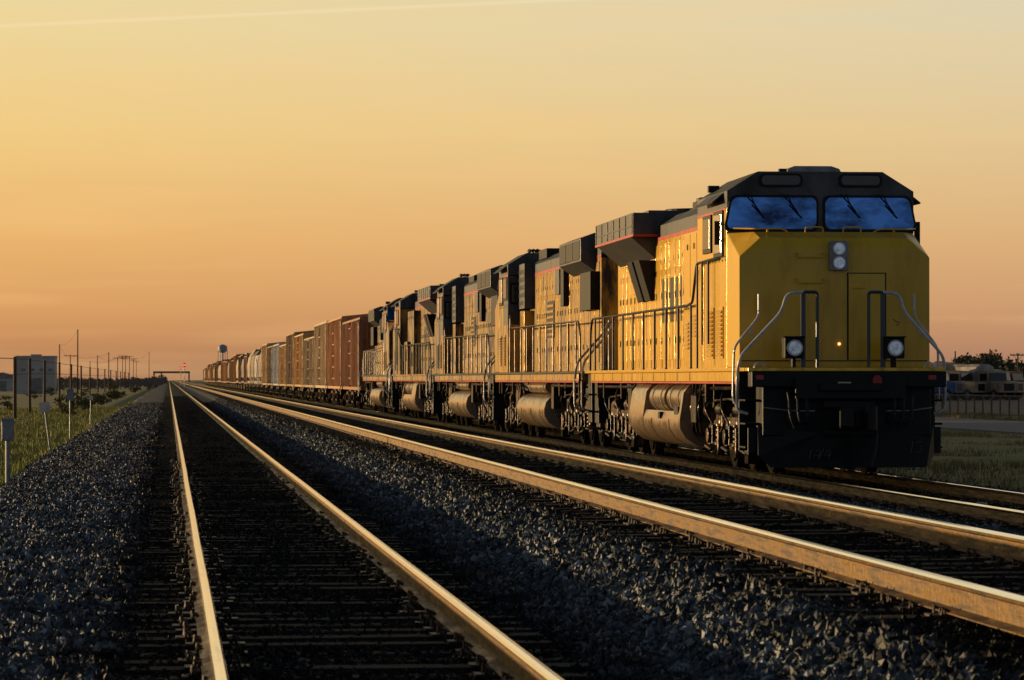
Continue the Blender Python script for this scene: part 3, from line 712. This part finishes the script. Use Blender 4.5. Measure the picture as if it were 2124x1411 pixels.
ASP=M('asphalt',(.20,.20,.21),(.14,.14,.145),rough=.8,scale=.8,bump=.2,bscale=40)
b=MB(); b.box(30,38,20,2500,-.75,-.54); o=b.obj('road',[ASP],None); o['kind']='structure'; tag(o,'gray asphalt road running parallel to the tracks','road')
YD=M('yard_dirt',(.34,.23,.15),(.20,.14,.10),rough=.95,scale=.3)
b=MB(); b.box(43.5,200,120,520,-.75,-.55); o=b.obj('truck_yard',[YD],None); o['kind']='structure'; tag(o,'bare dirt truck parking yard behind the fence','ground')

GRS=M('grass_blades',(.24,.28,.05),(.46,.35,.13),rough=.8,scale=.35,lo=.46,hi=.66)
GRB=M('dry_grass_blades',(.30,.20,.09),(.12,.13,.04),rough=.8,scale=.3,lo=.42,hi=.58)
def grass(label,n,fx,fy,hmin,hmax,mat=GRS):
    V=[];Fc=[]
    k=0
    for _ in range(n):
        x,y_=fx(),fy()
        if noise.noise(Vector((x*.35,y_*.12,9)))<-.05 and random.random()<.75: continue
        z=tz(x)-.02 if x>0 else max(tz(x),bz(x))-.02
        if -5.4<x<-2.3: z=max(bz(x),-1.5)
        h=random.uniform(hmin,hmax)*(1+.6*noise.noise(Vector((x*.2,y_*.1,4))))
        for q in range(5):
            a=random.uniform(0,6.28); w=h*.10; dx,dy=math.cos(a),math.sin(a); lx=random.uniform(-.4,.4)*h; ly=random.uniform(-.4,.4)*h
            ox,oy=random.uniform(-.15,.15),random.uniform(-.15,.15)
            V+= [(x+ox-dx*w,y_+oy-dy*w,z),(x+ox+dx*w,y_+oy+dy*w,z),(x+ox+lx,y_+oy+ly,z+h)]; Fc.append((k,k+1,k+2)); k+=3
    me=bpy.data.meshes.new('grass'); me.from_pydata(V,[],Fc); me.materials.append(mat); o=bpy.data.objects.new('grass',me); COL.objects.link(o); o['kind']='stuff'; tag(o,label,'grass')
grass('patchy green and brown grass below the embankment',34000,lambda:-3.3-abs(random.gauss(0,1))**1.3*7,lambda:60+290*random.random()**1.2,.10,.34)
grass('short dry grass between tracks and road',18000,lambda:random.uniform(13.4,29.6),lambda:55+150*random.random()**1.3,.04,.17,GRB)
grass('dry weeds along the road and fence',5000,lambda:random.uniform(38.4,43.3),lambda:random.uniform(140,260),.08,.25,GRB)
grass('small dry weed tufts in the gravel',14,lambda:random.uniform(-.95,-.6),lambda:random.uniform(16.0,17.2),.03,.07)

# ---------------------------------------------------------------- shrubs & trees
LEAF=M('foliage',(.07,.08,.022),(.13,.12,.04),rough=.85,scale=1.5)
LEAFD=M('dark_foliage',(.05,.055,.024),(.11,.09,.045),rough=.85,scale=1.5)
BARK=M('bark',(.07,.05,.035),rough=.9)
def crown(n,rad,h,seed,leaf):
    rnd=random.Random(seed); b=MB()
    cl=[(rnd.gauss(0,rad*.45),rnd.gauss(0,rad*.45),h*(.35+.6*rnd.random()),rad*rnd.uniform(.22,.45)) for _ in range(14)]
    for _ in range(n):
        cx,cy,cz_,cr=rnd.choice(cl)
        v=Vector((rnd.gauss(0,1),rnd.gauss(0,1),rnd.gauss(0,.8))); v=v.normalized()*cr*rnd.uniform(.5,1.05)
        p=Vector((cx,cy,cz_))+v; a=Vector((rnd.uniform(-1,1),rnd.uniform(-1,1),rnd.uniform(-1,1))).normalized()*leaf; c=a.cross(Vector((rnd.uniform(-1,1),rnd.uniform(-1,1),rnd.uniform(-1,1)))).normalized()*leaf*.7
        b.add([p-a,p+c,p+a,p-c],[(0,1,2,3)])
    return b,cl
def plant_set(name,h,rad,n,leaf,seed,mat):
    b,cl=crown(n,rad,h,seed,leaf)
    t=MB(); t.tube([(0,0,-.3),(.03*h,0,h*.25),(0,.02*h,h*.5)],h*.035,7,0,True,h*.015)
    for c in cl[:8]: t.tube([(0,.01*h,h*.3),(c[0]*.5,c[1]*.5,(h*.3+c[2])/2),c[:3]],h*.014,5,0,True,h*.004)
    return t,b
def place_plants(kind,pts,h,rad,n,leaf,mat,label,group,cat):
    protos=[plant_set(kind,h,rad,n,leaf,s,mat) for s in (1,2,3)]
    meshes=[]
    for i,(t,b) in enumerate(protos):
        to=t.obj('trunk',[BARK]); co=b.obj('crown',[mat]); meshes.append((to.data,co.data)); bpy.data.objects.remove(to); bpy.data.objects.remove(co)
    for (x,y_,z,s) in pts:
        e=empty(kind,(x,y_,z),random.uniform(0,6.28),label,cat,group); e.scale=(s*random.uniform(.9,1.3),s*random.uniform(.9,1.3),s)
        tm,cm=random.choice(meshes)
        for nme,me in (('trunk',tm),('crown',cm)):
            o=bpy.data.objects.new(nme,me); COL.objects.link(o); o.parent=e
def atpx(px,Y): return (px-VX)/F*Y
pts=[]
for _ in range(40):
    Y=random.uniform(260,900); px=random.uniform(0,325) if random.random()<.6 else random.uniform(200,325)
    x=min(atpx(px,Y),-7); pts.append((x,Y,-1.5,random.uniform(.4,1.1)))
place_plants('shrub',pts,1.3,.9,420,.10,LEAF,'low green roadside shrub in dry grass','shrubs beside the railway','shrub')
pts=[]
for px,top in ((1962,766),(1978,768),(1990,764),(2004,758),(2016,754),(2030,748),(2040,742),(2050,738),(2060,746),(2072,752),(2085,756),(2096,762),(2108,760),(2122,757),(2150,760),(1940,772)):
    Y=random.uniform(430,560); H=(VY-top)/F*Y+1.34+.6
    pts.append((atpx(px,Y),Y,-.6,H/4.8))
place_plants('tree',pts,5,3.0,1100,.26,LEAFD,'dark leafy tree behind the truck yard','trees behind the truck yard','tree')
b=MB(); rnd=random.Random(5)
for _ in range(9000):
    Y=rnd.uniform(1000,1900); side=rnd.random()
    px=rnd.uniform(-150,345) if side<.45 else rnd.uniform(1500,2300)
    x=atpx(px,Y); hh=(2.2+2.2*noise.noise(Vector((x*.03,Y*.002,1)))+1.2*noise.noise(Vector((x*.2,Y*.01,1))))
    z=-1.2+max(.3,hh)*rnd.random()**.7; s=rnd.uniform(.4,1.1)
    a=Vector((rnd.uniform(-1,1),rnd.uniform(-.3,.3),rnd.uniform(-1,1)))*s; c=Vector((rnd.uniform(-1,1),rnd.uniform(-.3,.3),rnd.uniform(-1,1)))*s
    p=Vector((x,Y,z)); b.add([p-a,p+c,p+a,p-c],[(0,1,2,3)])
HZ=M('hazy_foliage',(.20,.145,.10),(.13,.10,.075),rough=1)  # distance haze is tinted into the leaf colour
o=b.obj('distant_woodland',[HZ]); o['kind']='stuff'; tag(o,'low hazy scrub woodland along the horizon','woodland')

# ---------------------------------------------------------------- poles
WOOD=M('weathered_pole_wood',(.10,.06,.035),(.05,.03,.02),rough=.85,scale=5,stretch=(5,5,.5))
def pole(x,y_,z,h,arms,label,group,lean=0,armw=1.3,rr=.15):
    e=empty('utility_pole',(x,y_,z),0,label,'utility pole',group); e.rotation_euler=(0,lean,random.uniform(-.2,.2))
    b=MB(); b.tube([(0,0,-.3),(0,0,h)],rr,10,0,True,rr*.66); b.obj('pole_shaft',[WOOD],e)
    for k in range(arms):
        zz=h-.3-k*.6; b=MB(); b.box(-armw,armw,-.16,-.06,zz,zz+.12)
        for q in np.linspace(-armw+.1,armw-.1,6): b.cyl((q,-.11,zz+.12),(q,-.11,zz+.26),.04,8)
        b.tube([(-armw*.6,-.1,zz),(0,-.12,zz-.5)],.02,5); b.tube([(armw*.6,-.1,zz),(0,-.12,zz-.5)],.02,5)
        b.obj('crossarm',[WOOD],e)
    return (x,y_,z+h-.1)
g='utility poles beside the railway'
gp=[]
for (px,py0,py1) in ((-22,738,892),(38,741,870),(68,744,857),(98,748,846),(128,752,838),(152,756,832),(172,759,827),(190,762,822),(206,764,818),(220,766,814),(232,768,812),(243,770,810),(252,771,808),(260,772,806),(268,773,805)):
    Y=F*(CAMZ+1.45)/(py1-VY); gp.append((atpx(px,Y),Y,(py1-py0)/F*Y))
for i,(x,Y,h) in enumerate(gp):
    e=empty('wooden_fence',(x,Y,-1.45),0,'tall dark wooden fence section with horizontal rails','fence','tall wooden fence sections beside the railway')
    b=MB(); b.tube([(0,0,-.3),(0,0,h)],.12,8); b.obj('fence_post',[WOOD],e)
    if i+1<len(gp):
        x2,Y2,h2=gp[i+1]
        for f_ in (.97,.72):
            b=MB(); b.tube([(0,.1,h*f_),(x2-x,Y2-Y-.1,h2*f_)],.03,6); b.obj('fence_rail',[WOOD],e)
tall=[(128,715,780,0),(165,685,700,0),(150,737,900,1),(205,738,1000,0),(228,732,900,0),(246,742,1150,1),(256,738,1250,2),(262,740,1300,2),(270,739,1350,1),(278,744,1500,2),(284,750,1700,1),(310,730,1600,0),(190,750,1200,0)]
tt=[]
for px,py,Y,na in tall:
    tt.append(pole(atpx(px,Y),Y,-1.45,(VY-py)/F*Y+CAMZ+1.45,na,'tall brown wooden utility pole in flat grassland',g,0,1.6))
for px,py,Y in ((1985,728,420),(2068,735,460),(2118,732,400),(2006,742,700)):
    pole(atpx(px,Y),Y,-.6,(VY-py)/F*Y+CAMZ+.6,0 if px<2000 else 1,'thin wooden utility pole behind the truck yard','utility poles behind the truck yard',0,.9,.12)
def wire(a,b_,sag):
    return [Vector(a).lerp(Vector(b_),t/10)-Vector((0,0,sag*4*(t/10)*(1-t/10))) for t in range(11)]
ordr=sorted(tt,key=lambda p:p[1])
for a,c in zip(ordr[:-1],ordr[1:]):
    b=MB(); b.tube(wire((a[0],a[1],a[2]),(c[0],c[1],c[2]),1.0),.022,4)
    o=b.obj('overhead_wire',[WOOD]); tag(o,'thin dark wire strung between utility poles','wire','wires between the poles')

# trackside equipment
GMET=M('galvanised_metal',(.22,.25,.28),(.14,.16,.17),rough=.5,metal=.3,scale=8)
Y=70; x=atpx(24,Y)
e=empty('equipment_post',(x,Y,-.40),0,'gray metal equipment box on a short post in gravel','equipment box')
b=MB(); b.tube([(0,0,-.5),(0,0,.57)],.05,12); b.obj('post',[GMET],e)
b=MB(); b.box(-.12,.12,-.1,.1,.57,.95); b.hull([(-.13,-.11,.95),(.13,-.11,.95),(-.13,.11,.95),(.13,.11,.95),(-.10,-.08,1.0),(.10,-.08,1.0),(-.1,.08,1.0),(.1,.08,1.0)]); bx=b.obj('housing',[GMET],e,bevel=.012)
b=MB(); b.box(-.10,.10,-.112,-.1,.60,.92); b.obj('door',[GMET],bx,bevel=.005)
for (px,Y,h,lean,w,hh,mm,lb) in ((112,107,1.65,-.13,.30,.28,WHT,'leaning post with a blank white square sign plate'),(150,132,2.05,0,.24,.42,GMET,'straight post with a gray rectangular sign plate'),(190,190,1.9,.03,.22,.22,WHT,'small trackside marker post with a pale plate')):
    x=atpx(px,Y); e=empty('trackside_sign',(x,Y,max(bz(x),-1.4)-.02 if x>-5.4 else -1.4),0,lb,'sign','signs beside the track'); e.rotation_euler=(0,lean,0)
    b=MB(); b.tube([(0,0,-.3),(0,0,h)],.03,8); b.obj('post',[GMET],e)
    b=MB(); b.prism(rrect(0,h-hh/2,w,hh,.02),'y',-.05,-.03); b.obj('sign_plate',[mm],e)
for px,py in ((85,937),(615,898),(2040,1045),(105,957)):
    Y=F*1.62/(py-VY); x=atpx(px,Y)
    z=bz(x) if -5<x<14 else tz(x)
    b=MB(); rr=.06
    b.hull([(random.uniform(-1,1)*rr*1.6,random.uniform(-1,1)*rr,random.uniform(-.3,1)*rr) for _ in range(14)]); o=b.obj('white_stone',[WHT],None,loc=(x,Y,z+.02)); tag(o,'small pale white stone lying on the dark gravel','stone','pale stones on the gravel')

# ---------------------------------------------------------------- buildings, water tower, overpass, signal
CONC=M('pale_concrete',(.50,.46,.42),(.38,.34,.30),rough=.9,scale=.3)
CONB=M('hazy_concrete',(.30,.24,.20),(.24,.19,.16),rough=.9,scale=.3)  # concrete colour with the distance haze tinted in
Y=700; x0,x1=atpx(40,Y),atpx(119,Y)
e=empty('warehouse',((x0+x1)/2,Y,-1.45),0,'plain gray concrete warehouse with flat roof in a field','building')
hw_=(x1-x0)/2; H=(VY-739)/F*Y+CAMZ+1.45
b=MB(); b.box(-hw_,hw_,0,14,0,H-.3); w=b.obj('wall',[CONC],e)
b=MB(); b.box(-hw_-.1,hw_+.1,-.1,14.1,H-.298,H); b.box(-1,1,3,5,H,H+.3); b.obj('roof',[CONC],e)
for k in range(4):
    b=MB(); xx=-hw_+1.0+k*1.7; b.box(xx,xx+.8,-.03,.0,H*.6,H*.6+.5,0); b.obj('window',[GRYL],w)
b=MB(); b.box(-1.2,1.2,-.04,0,0,3); b.obj('door',[GRYL],w)
Y=850; e=empty('shed',(atpx(12,Y),Y,-1.45),0,'low pale shed with a pitched roof','building'); b=MB(); b.box(-5,5,0,8,0,3); w=b.obj('wall',[CONC],e); b=MB(); b.prism([(-5.3,3.001),(5.3,3.001),(0,4.4)],'y',-.2,8.2); b.obj('roof',[GRYL],e); b=MB(); b.box(-1,1,-.04,0,0,2.4); b.obj('door',[GRYL],w)
Y=3000; zc=CAMZ+(VY-725)/F*Y; x=atpx(460,Y)
WT=M('water_tower_paint',(.30,.32,.34),rough=.6)
e=empty('water_tower',(x,Y,-1.45),0,'pale gray elevated water tower on slender legs','water tower')
b=MB(); zt_=zc+1.45
pf=[(.3,-3.3),(2.2,-2.7),(3.6,-1.3),(3.8,0),(3.8,1.6),(3.2,2.7),(1.5,3.5),(.2,3.8)]
vs=[];fs=[]; n=20
for r_,z_ in pf: vs+=[(r_*math.cos(2*math.pi*k/n),r_*math.sin(2*math.pi*k/n),zt_+z_) for k in range(n)]
for j in range(len(pf)-1): fs+=[(j*n+k,j*n+(k+1)%n,(j+1)*n+(k+1)%n,(j+1)*n+k) for k in range(n)]
b.add(vs,fs); b.obj('tank',[WT],e,smooth=True)
b=MB(); b.cyl((0,0,0),(0,0,zt_-3),.7,12)
b.obj('riser_pipe',[WT],e)
for k in range(6):
    a=2*math.pi*k/6; b=MB(); b.tube([(4.8*math.cos(a),4.8*math.sin(a),0),(3.6*math.cos(a),3.6*math.sin(a),zt_-1)],.28,8); b.obj('leg',[WT],e)
Y=2000; e=empty('overpass',(atpx(352,Y),Y,-1.45),0,'low concrete road overpass crossing the tracks','bridge')
zz=CAMZ+(VY-772)/F*Y+1.45
b=MB(); b.box(-9,11,0,10,zz-.7,zz); b.obj('deck',[CONB],e)
b=MB(); b.box(-9,11,-.2,0,zz-.2,zz+.4); b.obj('parapet',[CONB],e)
for xx in (-8.5,-4.5,10.5):
    b=MB(); b.box(xx-.4,xx+.4,1,9,0,zz-.7); b.obj('pier',[CONB],e)
for (px,py,Y) in ((370,758,640),(380,764,900)):
    x=max(min(atpx(px,Y),2.9),2.75)
    e=empty('railway_signal',(x,Y,-.3),0,'trackside signal mast showing a red light','signal','red railway signals')
    H=(VY-py)/F*Y+CAMZ+.3
    b=MB(); b.tube([(0,0,-.3),(0,0,H+.3)],.06,8); b.obj('mast',[GMET],e)
    b=MB(); b.prism(rrect(0,H,.4,.7,.1),'y',-.22,-.08); hd=b.obj('signal_head',[GMET],e)
    b=MB(); b.cyl((0,-.26,H),(0,-.22,H),.15,16); b.obj('lens',[REDL],hd)

# ---------------------------------------------------------------- fence & trucks
FM=M('fence_metal',(.10,.09,.08),(.06,.05,.045),rough=.6,metal=.3)
for s in range(8):
    ya=150+s*16; e=empty('fence',(42,ya,-.6),0,'low metal rail fence along the road edge','fence','fence sections along the road')
    for k in range(8):
        b=MB(); b.tube([(0,k*2,-.1),(0,k*2,1.15)],.045,6); b.obj('fence_post',[FM],e)
    b=MB()
    for z in (.15,1.1): b.tube([(0,0,z),(0,15.9,z)],.025,5)
    for k in range(72): b.box(-.006,.006,k*.22,k*.22+.02,.15,1.1)
    b.obj('fence_mesh',[FM],e)
TC={'blue':(.03,.10,.24),'tan':(.36,.25,.15),'white':(.42,.38,.33),'red':(.22,.04,.03),'cream':(.38,.30,.20),'gray':(.20,.20,.20),'green':(.06,.11,.08)}
TM={k:M('truck_'+k,v,tuple(q*.4 for q in v),rough=.6,scale=1) for k,v in TC.items()}
RUB=M('tyre_rubber',(.015,.015,.015),rough=.9)
def truck(px,Y,kind,col,cabc,rot,label):
    x=atpx(px,Y); e=empty('parked_truck',(x,Y,-.55),rot,label,'truck','trucks parked in the yard'); m=TM[col]; cm=TM[cabc]
    b=MB(); b.box(-.45,.45,0,9.5,.75,.95); b.obj('chassis',[BLK],e)
    b=MB(); b.hull([(-1.15,-.2,.7),(1.15,-.2,.7),(-1.15,-.2,1.6),(1.15,-.2,1.6),(-1.15,1.2,1.75),(1.15,1.2,1.75),(-1.15,1.2,.7),(1.15,1.2,.7)])
    b.hull([(-1.15,1.2,.7),(1.15,1.2,.7),(-1.1,1.4,2.6),(1.1,1.4,2.6),(-1.15,2.8,2.7),(1.15,2.8,2.7),(-1.15,2.8,.7),(1.15,2.8,.7)])
    c=b.obj('cab',[cm],e,bevel=.05)
    b=MB(); b.hull([(-1.0,1.22,1.8),(1.0,1.22,1.8),(-1.0,1.37,2.45),(1.0,1.37,2.45),(-1.0,1.18,1.8),(1.0,1.18,1.8),(-1,1.33,2.45),(1,1.33,2.45)]); b.obj('windshield',[GLD],c)
    b=MB(); b.box(-.6,.6,-.23,-.2,.85,1.5); b.obj('grille',[BLK],c)
    for sx in (-1,1):
        b=MB(); b.box(sx*1.14,sx*1.17,1.5,2.4,1.75,2.4); b.obj('side_window',[GLD],c)
    if kind=='tank':
        b=MB(); b.cyl((0,3.2,1.85),(0,9.4,1.85),1.0,20); b.cyl((0,6,2.8),(0,6,3.0),.35,12); b.box(-.8,.8,3.3,9.3,.96,1.2); b.obj('cargo_tank',[m],e,smooth=True)
    elif kind=='drum':
        b=MB(); 
        for (a,r1,r2) in (((3.3,5.2),.7,1.2),((5.2,7.2),1.2,1.2),((7.2,9.0),1.2,.5)): b.tube([(0,a[0],1.7+a[0]*.1),(0,a[1],1.7+a[1]*.1)],r1,18,0,True,r2)
        b.box(-.7,.7,3.4,8.6,.96,1.4); b.obj('mixer_drum',[m],e,smooth=True)
    elif kind=='cover':
        b=MB(); b.prism([(-1.2,1.0),(1.2,1.0),(1.22,2.5),(1.0,3.0),(.5,3.25),(-.5,3.25),(-1.0,3.0),(-1.22,2.5)],'y',3.0,9.5); b.obj('tarpaulin_cover',[m],e,bevel=.04)
    else:
        b=MB(); b.box(-1.25,1.25,3.0,9.5,1.0,3.1)
        for k in range(9): 
            for sx in (-1,1): b.box(sx*1.25,sx*1.28,3.1+k*.7,3.2+k*.7,1.05,3.05)
        b.obj('cargo_box',[m],e,bevel=.02)
    for yy in (.6,6.9,8.1):
        for sx in (-1,1):
            b=MB(); b.cyl((sx*.85,yy,.5),(sx*1.15,yy,.5),.5,18,0); b.cyl((sx*1.15,yy,.5),(sx*1.17,yy,.5),.25,12,1); b.obj('wheel',[RUB,GMET],e)
truck(1952,345,'box','red','white',.3,'red and white box truck parked facing the tracks')
truck(1970,362,'drum','white','gray',.5,'white mixer truck with gray cab in a dirt yard')
truck(1990,318,'cover','blue','blue',1.0,'blue covered truck parked at an angle in a dirt yard')
truck(2024,360,'drum','tan','green',.6,'tan mixer truck with green cab in a dirt yard')
truck(2036,322,'cover','tan','cream',.85,'tan covered truck parked at an angle')
truck(2062,362,'tank','white','white',.8,'white tanker truck in a dirt yard')
truck(2078,330,'drum','cream','gray',.7,'cream concrete mixer truck in a dirt yard')
truck(2096,322,'cover','white','tan',.5,'white covered truck with tan cab in a dirt yard')
truck(2118,326,'cover','gray','white',.9,'gray covered truck with white cab')
truck(2142,350,'tank','white','red',.8,'white tanker truck with red cab')

# ---------------------------------------------------------------- world
w=bpy.data.worlds.new('World'); scene.world=w; w.use_nodes=True; nt=w.node_tree; N=nt.nodes; Lk=nt.links
bg=N['Background']
SUN_EL=2.1; SUN_AZ=-56
sky=N.new('ShaderNodeTexSky'); sky.sky_type='NISHITA'; sky.sun_disc=False; sky.sun_elevation=R(SUN_EL); sky.sun_rotation=R(SUN_AZ); sky.dust_density=2.5
tc=N.new('ShaderNodeTexCoord'); sp_=N.new('ShaderNodeSeparateXYZ'); Lk.new(tc.outputs['Generated'],sp_.inputs[0])
def mrange(src,a,b_,c=0,d=1,sm=False):
    n=N.new('ShaderNodeMapRange'); n.inputs[1].default_value=a;n.inputs[2].default_value=b_;n.inputs[3].default_value=c;n.inputs[4].default_value=d
    if sm:n.interpolation_type='SMOOTHSTEP'
    Lk.new(src,n.inputs[0]); return n.outputs[0]
def math_(op,a,b_=0):
    n=N.new('ShaderNodeMath'); n.operation=op
    for k,v in enumerate((a,b_)):
        if isinstance(v,(int,float)): n.inputs[k].default_value=v
        else: Lk.new(v,n.inputs[k])
    return n.outputs[0]
def mix(f,a,b_,bt='MIX'):
    n=N.new('ShaderNodeMix'); n.data_type='RGBA'; n.blend_type=bt
    for k,v in ((0,f),(6,a),(7,b_)):
        if isinstance(v,(int,float)): n.inputs[k].default_value=v
        elif isinstance(v,tuple): n.inputs[k].default_value=v
        else: Lk.new(v,n.inputs[k])
    return n.outputs[2]
cr=N.new('ShaderNodeValToRGB'); Lk.new(mrange(sp_.outputs[2],0,.12),cr.inputs[0]); E=cr.color_ramp
stops=[(0,(166,124,98)),(.04,(178,131,100)),(.10,(197,145,103)),(.17,(212,160,110)),(.32,(227,180,121)),(.56,(233,203,145)),(.80,(230,213,169)),(1,(226,215,180))]
E.elements[0].position=0; E.elements[0].color=s2l(stops[0][1]); E.elements[1].position=1; E.elements[1].color=s2l(stops[-1][1])
for p_,c_ in stops[1:-1]:
    q=E.elements.new(p_); q.color=s2l(c_)
lr=mrange(sp_.outputs[0],-.05,.25)
warm=mix(1,cr.outputs[0],mix(lr,(1.08,1.0,.80,1),(.93,.95,1.06,1)),'MULTIPLY')
mp=N.new('ShaderNodeMapping'); mp.inputs['Scale'].default_value=(6,6,90); mp.inputs['Rotation'].default_value=(0,R(-5),0); Lk.new(tc.outputs['Generated'],mp.inputs[0])
nz=N.new('ShaderNodeTexNoise'); nz.inputs['Scale'].default_value=1.6; nz.inputs['Detail'].default_value=5; Lk.new(mp.outputs[0],nz.inputs['Vector'])
cl=math_('MULTIPLY',mrange(nz.outputs[0],.5,.78),.25)
warm=mix(cl,warm,s2l((252,203,135)))
tx=math_('DIVIDE',sp_.outputs[0],sp_.outputs[1]); tzv=math_('DIVIDE',sp_.outputs[2],sp_.outputs[1])
d=math_('ABSOLUTE',math_('SUBTRACT',tzv,math_('ADD',math_('MULTIPLY',tx,.056),.0986)))
ct=math_('MULTIPLY',mrange(d,.0001,.0008,1,0,True),math_('MULTIPLY',mrange(sp_.outputs[1],.5,.9),.30))
warm=mix(ct,warm,s2l((250,230,190)))
back=(.31,.36,.45,1)
fb=mrange(sp_.outputs[1],.45,-.4,0,1,True)
low=mix(fb,warm,back)
nis=mix(1,sky.outputs[0],(.06,.06,.06,1),'MULTIPLY')
up=mix(.5,nis,(.085,.11,.15,1))
fz=mrange(sp_.outputs[2],.11,.40,0,1,True)
fin=mix(fz,low,up)
Lk.new(fin,bg.inputs[0]); bg.inputs[1].default_value=1.0
sl=bpy.data.lights.new('sun','SUN'); sl.energy=5.0; sl.angle=R(.9); sl.color=(1,.68,.34)
so=bpy.data.objects.new('sun',sl); COL.objects.link(so)
az=R(SUN_AZ); el=R(SUN_EL); dv=Vector((math.sin(az)*math.cos(el),math.cos(az)*math.cos(el),math.sin(el)))
so.rotation_euler=dv.to_track_quat('Z','Y').to_euler()
# camera
cd=bpy.data.cameras.new('camera'); cam=bpy.data.objects.new('camera',cd); COL.objects.link(cam); scene.camera=cam
F2=7570.0
cam.location=(0,0,CAMZ); cam.rotation_euler=(math.pi/2+math.atan((VY-705.5)/F2),0,-math.atan((1062-VX)/F2)); cd.sensor_width=36; cd.lens=F2/2124*36
cd.clip_end=12000; cd.clip_start=.5
cd.dof.use_dof=True; cd.dof.focus_distance=50; cd.dof.aperture_fstop=11
scene.view_settings.view_transform='Standard'; scene.view_settings.look='None'; scene.view_settings.exposure=0
